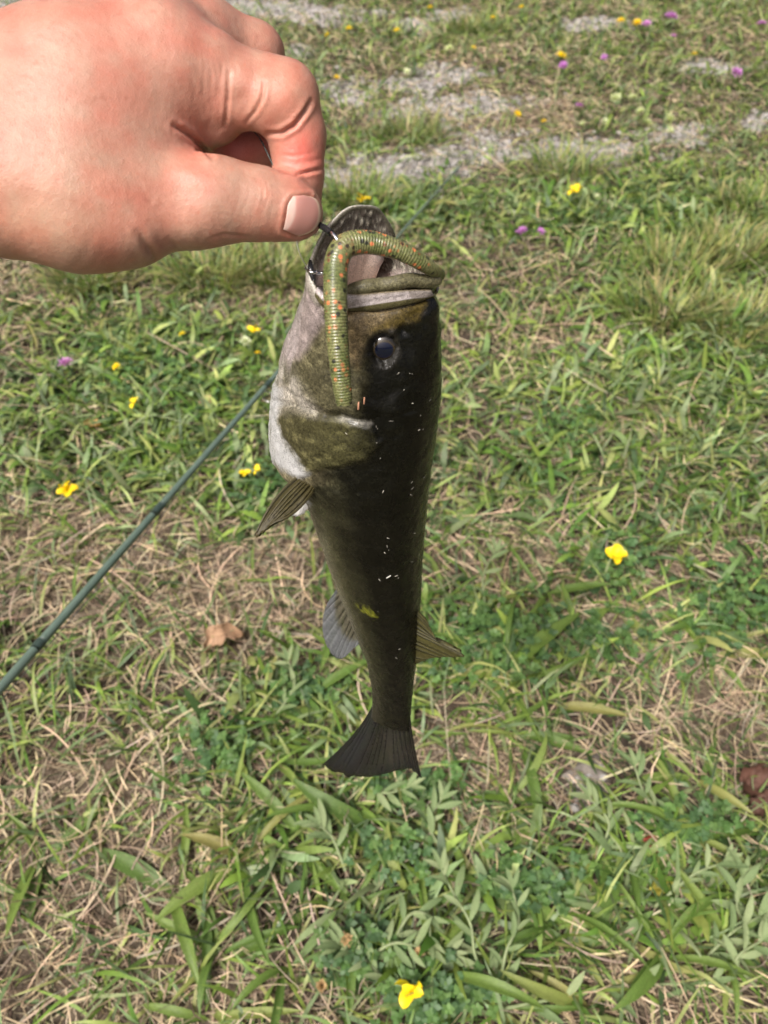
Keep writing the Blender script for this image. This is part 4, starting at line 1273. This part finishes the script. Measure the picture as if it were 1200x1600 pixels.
# hook: dark sleeve and shank at the thumb, bend through the worm, point out through the jaw
black = simple('hook_black', (0.012, 0.012, 0.013), 0.25)
bright = simple('hook_steel', (0.62, 0.62, 0.62), 0.16, metal=1.0)
hk0 = W(499, 351, .2655)
hook = thing('fish_hook', 'dark steel hook running from the thumb into the worm and jaw', 'hook', tuple(hk0))
pth = catmull([W(497, 350, .2660), W(508, 357, .2640), W(517, 364, .2625)], 12)
v, f = tube(pth - hk0, np.linspace(.0011, .0012, 12), 12); obj('sleeve', mesh_np('sleeve', v, f), black, hook)
pth = catmull([W(514, 361, .2630), W(522, 368, .2612), W(528, 378, .2612), W(529, 392, .2650), W(520, 412, .2740), W(505, 426, .2790), W(492, 426, .2780), W(486, 418, .2765)], 44)
v, f = tube(pth - hk0, 0.00068, 12); obj('shank', mesh_np('shank', v, f), bright, hook)
pth = catmull([W(485, 404, .2770), W(485, 415, .2755), W(487, 428, .2752), W(490, 438, .2758)], 16)
v, f = tube(pth - hk0, np.concatenate([np.linspace(.0004, .0011, 8), np.linspace(.0011, .0007, 8)]), 10); obj('point', mesh_np('point', v, f), black, hook)
pth = catmull([W(478, 419, .2768), W(483, 424, .2745), W(490, 426, .2742), W(494, 424, .2752)], 14)
v, f = tube(pth - hk0, 0.0006, 10); obj('barb_loop', mesh_np('barb_loop', v, f), bright, hook)
ln0 = W(462, 366, .262)
pth = catmull([W(462, 362, .264), W(465, 385, .266), W(471, 402, .270), W(480, 418, .2755)], 20)
v, f = tube(pth - ln0, 0.00022, 6)
o = obj('leader_line', mesh_np('leader_line', v, f), simple('clear_nylon', (0.35, 0.36, 0.28), 0.2), label='thin pale fishing line running from under the thumb to the jaw', cat='fishing line'); o.location = tuple(ln0)
ln1 = W(384, 192, .278)
pth = catmull([W(384, 192, .278), W(405, 215, .272), W(418, 240, .268), W(430, 266, .2655)], 20)
v, f = tube(pth - ln1, 0.00028, 6)
o = obj('main_line', mesh_np('main_line', v, f), simple('dark_nylon', (0.06, 0.07, 0.065), 0.25), label='dark fishing line crossing the gap between index finger and thumb', cat='fishing line'); o.location = tuple(ln1)
# ------------------------------------------------------------------ the hand: one continuous surface grown from tapered limbs
HV = 0.00075                      # cell size of the field the surface is taken from
lo = np.array([-0.330, -0.215, 0.205]); hi = np.array([-0.012, -0.058, 0.345])
dims = np.ceil((hi - lo) / HV).astype(int)
SD = np.full(dims, 0.05, dtype=np.float32)
GXs = [(lo[k] + HV * (np.arange(dims[k]) + 0.5)).astype(np.float32) for k in range(3)]
def limb(a, ra_, b_, rb_, k=0.006, squash=None):
    """rounded cone from a to b joined smoothly (k) to what is there"""
    a, b_ = np.asarray(a, np.float32), np.asarray(b_, np.float32)
    R = max(ra_, rb_) + k + 0.004
    mn, mx = np.minimum(a, b_) - R, np.maximum(a, b_) + R
    i0 = np.clip(((mn - lo) / HV).astype(int), 0, dims); i1 = np.clip(((mx - lo) / HV).astype(int) + 1, 0, dims)
    if (i1 <= i0).any(): return
    X = GXs[0][i0[0]:i1[0], None, None]; Y = GXs[1][None, i0[1]:i1[1], None]; Z = GXs[2][None, None, i0[2]:i1[2]]
    d = b_ - a; L2 = float(d @ d) + 1e-12
    t = np.clip(((X - a[0]) * d[0] + (Y - a[1]) * d[1] + (Z - a[2]) * d[2]) / L2, 0, 1)
    q = np.sqrt((X - a[0] - t * d[0]) ** 2 + (Y - a[1] - t * d[1]) ** 2 + (Z - a[2] - t * d[2]) ** 2) - (ra_ + (rb_ - ra_) * t)
    S = SD[i0[0]:i1[0], i0[1]:i1[1], i0[2]:i1[2]]
    h = np.maximum(k - np.abs(S - q), 0) / k
    S[...] = np.minimum(S, q) - h * h * k * 0.25
c3 = cam3
mm = 0.001
# forearm and back of the hand: three long rows side by side
ROWS = [[(-980, 110, .285, 25), (-60, 172, .258, 24), (120, 134, .2570, 23.5), (235, 98, .2585, 20.5)],
        [(-980, 170, .283, 26), (-40, 205, .2560, 26), (150, 165, .2572, 24.6), (262, 125, .2597, 19.0)],
        [(-980, 230, .285, 25), (-20, 262, .2525, 22.6), (120, 232, .2560, 23.0), (225, 218, .2610, 17.0)]]
for row in ROWS:
    for (x0, y0, z0, r0), (x1, y1, z1, r1) in zip(row[:-1], row[1:]):
        limb(c3(x0, y0, z0), r0 * mm, c3(x1, y1, z1), r1 * mm, 9 * mm)
# palm side, behind
limb(c3(60, 150, .275), 24 * mm, c3(250, 110, .283), 21 * mm, 8 * mm)
# thumb base
limb(c3(20, 290, .2505), 22.5 * mm, c3(125, 314, .2530), 21.6 * mm, 9 * mm)
limb(c3(125, 316, .2530), 21.4 * mm, c3(188, 322, .2555), 20.2 * mm, 6 * mm)
limb(c3(150, 255, .2575), 21 * mm, c3(228, 265, .2620), 14.5 * mm, 9 * mm)
# web between thumb and index
limb(c3(225, 170, .262), 18 * mm, c3(285, 190, .270), 10 * mm, 10 * mm)
limb(c3(280, 170, .266), 11 * mm, c3(318, 200, .274), 7.5 * mm, 6 * mm)
# index: knuckle, proximal, middle, tip tucked behind the thumb
limb(c3(262, 120, .259), 18.5 * mm, c3(335, 128, .261), 13.6 * mm, 8 * mm)
limb(c3(335, 128, .261), 13.6 * mm, c3(360, 140, .262), 12.2 * mm, 5 * mm)
limb(c3(330, 165, .2615), 9.8 * mm, c3(338, 188, .2650), 8.2 * mm, 3 * mm)
limb(c3(378, 140, .2590), 10.2 * mm, c3(380, 158, .2605), 9.2 * mm, 2.0 * mm)
limb(c3(380, 130, .263), 11.0 * mm, c3(444, 148, .262), 11.3 * mm, 2.0 * mm)
limb(c3(424, 160, .2605), 10.6 * mm, c3(440, 160, .2610), 10.8 * mm, 2.0 * mm)
limb(c3(448, 156, .263), 11.0 * mm, c3(464, 210, .267), 9.6 * mm, 2.6 * mm)
limb(c3(464, 210, .267), 9.6 * mm, c3(466, 262, .270), 9.1 * mm, 3 * mm)
limb(c3(467, 280, .2715), 8.7 * mm, c3(468, 318, .2765), 7.9 * mm, 2.2 * mm)
# middle finger behind, curling back so its pad shows in the gap
limb(c3(235, 72, .268), 20 * mm, c3(310, 62, .2745), 14.5 * mm, 10 * mm)
limb(c3(310, 60, .276), 14 * mm, c3(398, 84, .284), 10.4 * mm, 5 * mm)
limb(c3(398, 84, .284), 10.4 * mm, c3(412, 185, .300), 9.0 * mm, 3 * mm)
limb(c3(416, 195, .298), 9.6 * mm, c3(412, 230, .2890), 9.2 * mm, 3 * mm)
limb(c3(412, 230, .2880), 9.2 * mm, c3(366, 234, .2845), 8.8 * mm, 3 * mm)
limb(c3(366, 234, .2845), 8.8 * mm, c3(350, 238, .2850), 7.8 * mm, 3 * mm)
# ring and little finger
limb(c3(240, 80, .288), 17 * mm, c3(345, 85, .303), 11 * mm, 6 * mm)
limb(c3(345, 85, .303), 11 * mm, c3(365, 190, .317), 9 * mm, 3 * mm)
limb(c3(365, 190, .317), 9 * mm, c3(318, 232, .308), 8 * mm, 3 * mm)
limb(c3(210, 110, .300), 15 * mm, c3(300, 120, .318), 10 * mm, 6 * mm)
limb(c3(300, 120, .318), 10 * mm, c3(312, 200, .326), 8 * mm, 3 * mm)
limb(c3(312, 200, .326), 8 * mm, c3(270, 235, .317), 7 * mm, 3 * mm)
# thumb: metacarpal to tip
limb(c3(215, 310, .2585), 16.6 * mm, c3(300, 317, .2590), 13.8 * mm, 5 * mm)
limb(c3(300, 317, .2590), 13.8 * mm, c3(345, 313, .260), 12.4 * mm, 6 * mm)
limb(c3(345, 313, .260), 12.4 * mm, c3(405, 319, .262), 11.6 * mm, 6 * mm)
limb(c3(405, 319, .262), 11.6 * mm, c3(448, 326, .264), 10.4 * mm, 3 * mm)
limb(c3(448, 326, .264), 10.4 * mm, c3(466, 333, .266), 8.6 * mm, 3 * mm)

def surface_nets(S):
    neg = S < 0
    nx, ny, nz = S.shape
    act = np.zeros((nx - 1, ny - 1, nz - 1), dtype=bool)
    corners = [(i, j, k) for i in (0, 1) for j in (0, 1) for k in (0, 1)]
    cnt = np.zeros(act.shape, dtype=np.int8)
    for (i, j, k) in corners: cnt += neg[i:nx - 1 + i, j:ny - 1 + j, k:nz - 1 + k]
    act = (cnt > 0) & (cnt < 8)
    idx = np.full(act.shape, -1, dtype=np.int64)
    ii, jj, kk = np.nonzero(act)
    idx[ii, jj, kk] = np.arange(len(ii))
    acc = np.zeros((len(ii), 3)); num = np.zeros(len(ii))
    val = {c: S[ii + c[0], jj + c[1], kk + c[2]] for c in corners}
    for a in corners:
        for ax in range(3):
            if a[ax] == 0:
                b_ = list(a); b_[ax] = 1; b_ = tuple(b_)
                va, vb = val[a], val[b_]
                m = (va < 0) != (vb < 0)
                t = np.where(m, va / np.where(m, va - vb, 1), 0)
                p = np.tile(np.array(a, float), (len(ii), 1)); p[:, ax] += t
                acc[m] += p[m]; num[m] += 1
    P = acc / num[:, None] + np.stack([ii, jj, kk], -1)
    faces = []
    for ax in range(3):
        sl0 = [slice(None)] * 3; sl1 = [slice(None)] * 3
        sl0[ax] = slice(0, -1); sl1[ax] = slice(1, None)
        a, b_ = neg[tuple(sl0)], neg[tuple(sl1)]
        for flip in (0, 1):
            m = (a & ~b_) if flip == 0 else (~a & b_)
            e = np.stack(np.nonzero(m), -1)
            o1, o2 = [(1, 2), (2, 0), (0, 1)][ax]
            ok = (e[:, o1] > 0) & (e[:, o2] > 0) & (e[:, o1] < S.shape[o1] - 1) & (e[:, o2] < S.shape[o2] - 1)
            e = e[ok]
            q = []
            for (u_, v_) in ((-1, -1), (0, -1), (0, 0), (-1, 0)):
                c = e.copy(); c[:, o1] += u_; c[:, o2] += v_
                q.append(idx[c[:, 0], c[:, 1], c[:, 2]])
            q = np.stack(q, -1)
            faces.append(q if flip == 0 else q[:, ::-1])
    return P, np.concatenate(faces)
HP, HF = surface_nets(SD)
HP = lo + HV * (HP + 0.5)
# relax a little: takes the grid steps out of the surface
def relax(P, F, it, lam):
    e = np.concatenate([F[:, [0, 1]], F[:, [1, 2]], F[:, [2, 3]], F[:, [3, 0]]])
    deg = np.zeros(len(P)); np.add.at(deg, e[:, 0], 1); np.add.at(deg, e[:, 1], 1)
    for _ in range(it):
        s = np.zeros_like(P)
        for k in range(3):
            s[:, k] = np.bincount(e[:, 0], P[e[:, 1], k], len(P)) + np.bincount(e[:, 1], P[e[:, 0], k], len(P))
        P = P + lam * (s / np.maximum(deg, 1)[:, None] - P)
    return P
HP = relax(HP, HF, 4, 0.5)
HN = vnormals(HP, HF)
ctr = np.array(cam3(150, 200, .262))
if ((HP - ctr) * HN).sum(1).mean() < 0: HF = HF[:, ::-1].copy(); HN = -HN
HX, HY = project(HP)
# even out the back of the hand: blend its depth towards a blurred copy
fr = (-(HP / np.linalg.norm(HP, axis=1)[:, None] * HN).sum(1) > 0.15) & (HP[:, 2] < 0.268)
bx, by = ((HX + 400) / 6).astype(int), ((HY + 60) / 6).astype(int)
NX, NY = 125, 90
ok = fr & (bx >= 0) & (bx < NX) & (by >= 0) & (by < NY)
sz = np.bincount(bx[ok] * NY + by[ok], HP[ok, 2], NX * NY).reshape(NX, NY); sn = np.bincount(bx[ok] * NY + by[ok], minlength=NX * NY).reshape(NX, NY).astype(float)
ker = np.exp(-(np.arange(-15, 16) / 6.5) ** 2 / 2)
bl = lambda A: np.apply_along_axis(lambda v: np.convolve(v, ker, 'same'), 1, np.apply_along_axis(lambda v: np.convolve(v, ker, 'same'), 0, A))
zz = np.where(sn > 0, sz / np.maximum(sn, 1), 0); ww = (sn > 0).astype(float)
zb = bl(zz) / np.maximum(bl(ww), 1e-6)
gx_, gy_ = np.clip((HX + 400) / 6 - 0.5, 0, NX - 1.001), np.clip((HY + 60) / 6 - 0.5, 0, NY - 1.001)
i_, j_ = gx_.astype(int), gy_.astype(int); fx_, fy_ = gx_ - i_, gy_ - j_
zt = (zb[i_, j_] * (1 - fx_) + zb[i_ + 1, j_] * fx_) * (1 - fy_) + (zb[i_, j_ + 1] * (1 - fx_) + zb[i_ + 1, j_ + 1] * fx_) * fy_
xt = 52 * sstep(258, 310, HY)
wgt = sstep(0, 85, 300 + xt - HX) * sstep(-380, -250, HX) * sstep(0, 90, HY) * sstep(405, 300, HY) * (HP[:, 2] < 0.268) * sstep(0.05, 0.3, -(HP / np.linalg.norm(HP, axis=1)[:, None] * HN).sum(1))
HP = HP * (1 + wgt * (zt / HP[:, 2] - 1))[:, None]
HP = relax(HP, HF, 3, 0.5)
HN = vnormals(HP, HF)
if ((HP - ctr) * HN).sum(1).mean() < 0: HN = -HN
HX, HY = project(HP)
view = HP / np.linalg.norm(HP, axis=1)[:, None]
face = sstep(0.02, 0.22, -(view * HN).sum(1)) * (HP[:, 2] < 0.2735)
dsp = np.zeros(len(HP))
def crease(pts, depth, width, bulge=0.35, only=None):
    global dsp
    d, t = polydist(HX, HY, pts)
    taper = np.sin(np.pi * np.clip(t, 0.03, 0.97)) ** 0.5
    m = face if only is None else face * only
    dsp = dsp - depth * mm * np.exp(-(d / width) ** 2) * taper * m + bulge * depth * mm * np.exp(-((d - 2.3 * width) / (1.3 * width)) ** 2) * taper * m
# folds of the web and finger joints
crease([(272, 196), (284, 203), (300, 214), (318, 232), (332, 246)], 1.6, 3.6, 0.5)
crease([(358, 112), (357, 140), (354, 175), (350, 200)], 0.8, 2.6, 0.4)
crease([(413, 128), (410, 152), (400, 172), (384, 192)], 0.9, 2.6, 0.4)
crease([(418, 209), (440, 208), (460, 196), (478, 172), (486, 158)], 1.3, 3.2, 0.5)
crease([(440, 268), (462, 273), (485, 268), (506, 263)], 1.1, 2.6, 0.4)
crease([(436, 242), (460, 244), (490, 238)], 0.25, 2.0)
crease([(460, 254), (485, 252), (505, 246)], 0.25, 1.8)
for k, (x, y0, y1) in enumerate([(318, 95, 150), (327, 88, 160), (336, 90, 165), (345, 96, 160), (310, 110, 158), (300, 118, 160), (330, 150, 190), (341, 165, 205), (322, 165, 205), (363, 120, 150)]):
    crease([(x + rp.normal(0, 2), y0), (x + 4 + rp.normal(0, 2), (y0 + y1) / 2), (x + 1, y1)], 0.13, 2.2, 0.3)
# thumb: joint lines, base crease, wrinkles over the joint
crease([(216, 362), (230, 384), (241, 400), (247, 415)], 0.9, 5.5, 0.3)
crease([(262, 372), (276, 385), (286, 396)], 0.35, 3.0)
for x0, x1, dp in ((403, 394, .14), (409, 407, .22), (417, 411, .26), (424, 424, .12), (388, 378, .12), (374, 366, .10)):
    crease([(x0, 283), (x0 + 3 + rp.normal(0, 1), 303), (x1, 330), (x1 - 3, 350)], dp, 1.5, 0.3)
crease([(330, 372), (350, 366), (372, 368), (392, 371)], 0.3, 2.2)
for k in range(26):                                   # faint lines across the thumb base
    x = 230 + rp.random() * 110; y = 300 + rp.random() * 70; L = 14 + 22 * rp.random(); a = math.radians(rp.normal(-38, 14))
    crease([(x, y), (x + L * math.cos(a) * .5 + rp.normal(0, 2), y - L * math.sin(a) * .5), (x + L * math.cos(a), y - L * math.sin(a))], 0.14, 1.5, 0.3)
for k in range(40):                                   # crossing lines on the back of the hand
    x = 60 + rp.random() * 230; y = 60 + rp.random() * 250; L = 14 + 24 * rp.random(); a = math.radians(rp.choice([-55, 20, -10]) + rp.normal(0, 12))
    crease([(x, y), (x + L * math.cos(a), y - L * math.sin(a))], 0.07, 1.6, 0.3)
# nail bed: a seat for the nail with a raised fold round it
NAIL = [(449, 318), (455, 308), (470, 305), (486, 306), (496, 312), (501, 326), (501, 342), (495, 357), (481, 367), (464, 370), (447, 367), (441, 360), (444, 340)]
seat = polymask(HX, HY, NAIL, 2.5) * face
dn, _ = polydist(HX, HY, [(495, 357), (464, 371), (441, 362), (445, 335), (449, 316), (456, 306), (486, 304)])
dsp += -0.55 * mm * seat + 0.45 * mm * np.exp(-((dn - 3.5) / 3.5) ** 2) * face * (1 - seat)
dsp += 0.05 * mm * (vnoise(HP[:, 0] + HP[:, 2], HP[:, 1] - HP[:, 2] * .6, 700, 81) - 0.5) * 2
HP2 = HP + HN * dsp[:, None]
# skin tint
base = np.tile(np.array([0.365, 0.186, 0.133]), (len(HP), 1))
def tintb(x, y, rx, ry, col, a, depth=None):
    global base
    m = a * np.exp(-((HX - x) / rx) ** 2 - ((HY - y) / ry) ** 2)
    if depth is not None: m = m * (HP[:, 2] > depth)
    base = lay(base, m, col)
tintb(60, 330, 130, 90, (0.37, 0.215, 0.14), 0.6)
tintb(120, 150, 140, 70, (0.39, 0.20, 0.145), 0.5)
tintb(470, 235, 34, 42, (0.55, 0.13, 0.10), 0.85)
tintb(450, 150, 50, 50, (0.46, 0.21, 0.145), 0.6)
tintb(490, 295, 25, 24, (0.50, 0.21, 0.15), 0.6)
tintb(340, 150, 26, 50, (0.50, 0.21, 0.155), 0.6)
tintb(300, 215, 30, 25, (0.50, 0.20, 0.15), 0.6)
tintb(375, 232, 50, 32, (0.55, 0.17, 0.14), 0.8, 0.2715)
tintb(250, 30, 130, 45, (0.46, 0.21, 0.155), 0.5)
tintb(290, 350, 60, 40, (0.46, 0.22, 0.155), 0.5)
tintb(415, 300, 9, 12, (0.50, 0.19, 0.13), 0.5)
tintb(448, 345, 8, 26, (0.50, 0.20, 0.14), 0.6)
mot = vnoise(HP[:, 0] + .4 * HP[:, 2], HP[:, 1], 230, 82) - 0.5
mot2 = vnoise(HP[:, 0] + .4 * HP[:, 2], HP[:, 1], 70, 83) - 0.5
base = base * (1 + np.stack([0.06 * mot + 0.08 * mot2, -0.20 * mot - 0.13 * mot2, -0.22 * mot - 0.14 * mot2], -1))
hm, n, l, b = mat_new('skin')
at = N_(n, 'ShaderNodeAttribute', attribute_name='Col')
tc = n.new('ShaderNodeTexCoord')
f1 = noise(n, l, tc.outputs['Object'], 650, 4, 0.65)
f2 = noise(n, l, tc.outputs['Object'], 130, 4, 0.6)
vo = n.new('ShaderNodeTexVoronoi'); vo.inputs['Scale'].default_value = 1300; vo.feature = 'DISTANCE_TO_EDGE'
l.new(tc.outputs['Object'], vo.inputs['Vector'])
col = mixcol(n, l, 1.0, at.outputs['Color'], ramp(n, l, f2, [(0.3, (0.93, 0.86, 0.84)), (0.7, (1.06, 1.08, 1.08))]), 'MULTIPLY')
col = mixcol(n, l, 1.0, col, ramp(n, l, f1, [(0.3, (0.95, 0.92, 0.91)), (0.7, (1.04, 1.05, 1.06))]), 'MULTIPLY')
f4 = noise(n, l, tc.outputs['Object'], 330, 2, 0.5)
col = mixcol(n, l, 1.0, col, ramp(n, l, f4, [(0.26, (0.90, 0.84, 0.82)), (0.36, (1.0, 1.0, 1.0)), (0.62, (1.0, 1.0, 1.0)), (0.75, (1.05, 0.93, 0.90))]), 'MULTIPLY')
l.new(col, b.inputs['Base Color'])
b.inputs['Roughness'].default_value = 0.46
b.inputs['Specular IOR Level'].default_value = 0.4
b.inputs['Subsurface Weight'].default_value = 0.25
b.inputs['Subsurface Radius'].default_value = (1.0, 0.35, 0.2)
b.inputs['Subsurface Scale'].default_value = 0.003
nb = bump(n, l, vo.outputs['Distance'], 0.28, 0.0004)
nb = bump(n, l, f1, 0.3, 0.0005, nb)
l.new(bump(n, l, f2, 0.07, 0.0015, nb), b.inputs['Normal'])
wr = cam2world(HP2)
horg = cam2world(cam3(-60, 200, .26))
hand = thing('hand', 'bare left hand pinching the hook between thumb and bent index finger', 'hand', tuple(horg))
obj('skin', mesh_np('skin', wr - horg, HF, base), hm, hand)

hb = BVHTree.FromPolygons([tuple(p) for p in HP], [tuple(int(i) for i in f) for f in HF])
# thumbnail: plate on the nail bed, pale moon at its root, free edge at the tip
nu, nv = 30, 30
left = catmull([(458, 307), (450, 320), (447, 340), (443, 358)], nv)
right = catmull([(474, 306), (492, 312), (499, 328), (497, 346), (486, 360), (466, 368)], nv)
pp, cc = [], []
for i in range(nu):
    for jx in range(nv):
        u = i / (nu - 1); w = jx / (nv - 1)
        px, py = left[jx] * (1 - u) + right[jx] * u
        hp, hn = hit(px, py, hb)
        if hp is None: hp = pp[-1]
        e = min(1, 6 * min(w, 1 - w) + 0.35)
        pp.append(hp + hn * (0.00005 + 0.00032 * e * min(1, 0.3 + 3 * u)))
        moon = 1 - float(sstep(0.20, 0.30, np.array(u + 0.10 * (2 * w - 1) ** 2)))
        tip = float(sstep(0.90, 0.97, np.array(u)))
        c = np.array([0.46, 0.225, 0.19]) * (1 - moon) + np.array([0.52, 0.36, 0.31]) * moon
        c = c * (1 - tip) + np.array([0.64, 0.48, 0.34]) * tip
        cc.append(c)
G = np.array(pp).reshape(nu, nv, 3)
for _ in range(3):
    G[1:-1, 1:-1] = (G[:-2, 1:-1] + G[2:, 1:-1] + G[1:-1, :-2] + G[1:-1, 2:] + 4 * G[1:-1, 1:-1]) / 8
nm, n, l, b = mat_new('thumbnail')
at = N_(n, 'ShaderNodeAttribute', attribute_name='Col')
l.new(at.outputs['Color'], b.inputs['Base Color'])
b.inputs['Roughness'].default_value = 0.33
b.inputs['Specular IOR Level'].default_value = 0.35
b.inputs['Subsurface Weight'].default_value = 0.15
b.inputs['Subsurface Radius'].default_value = (1.0, 0.4, 0.25)
b.inputs['Subsurface Scale'].default_value = 0.002
gf = grid_faces(nu, nv)
o = obj('thumbnail', mesh_np('thumbnail', cam2world(G.reshape(-1, 3)) - horg, gf, np.array(cc)), nm, hand)
md = o.modifiers.new('thick', 'SOLIDIFY'); md.thickness = 0.0004; md.offset = 0
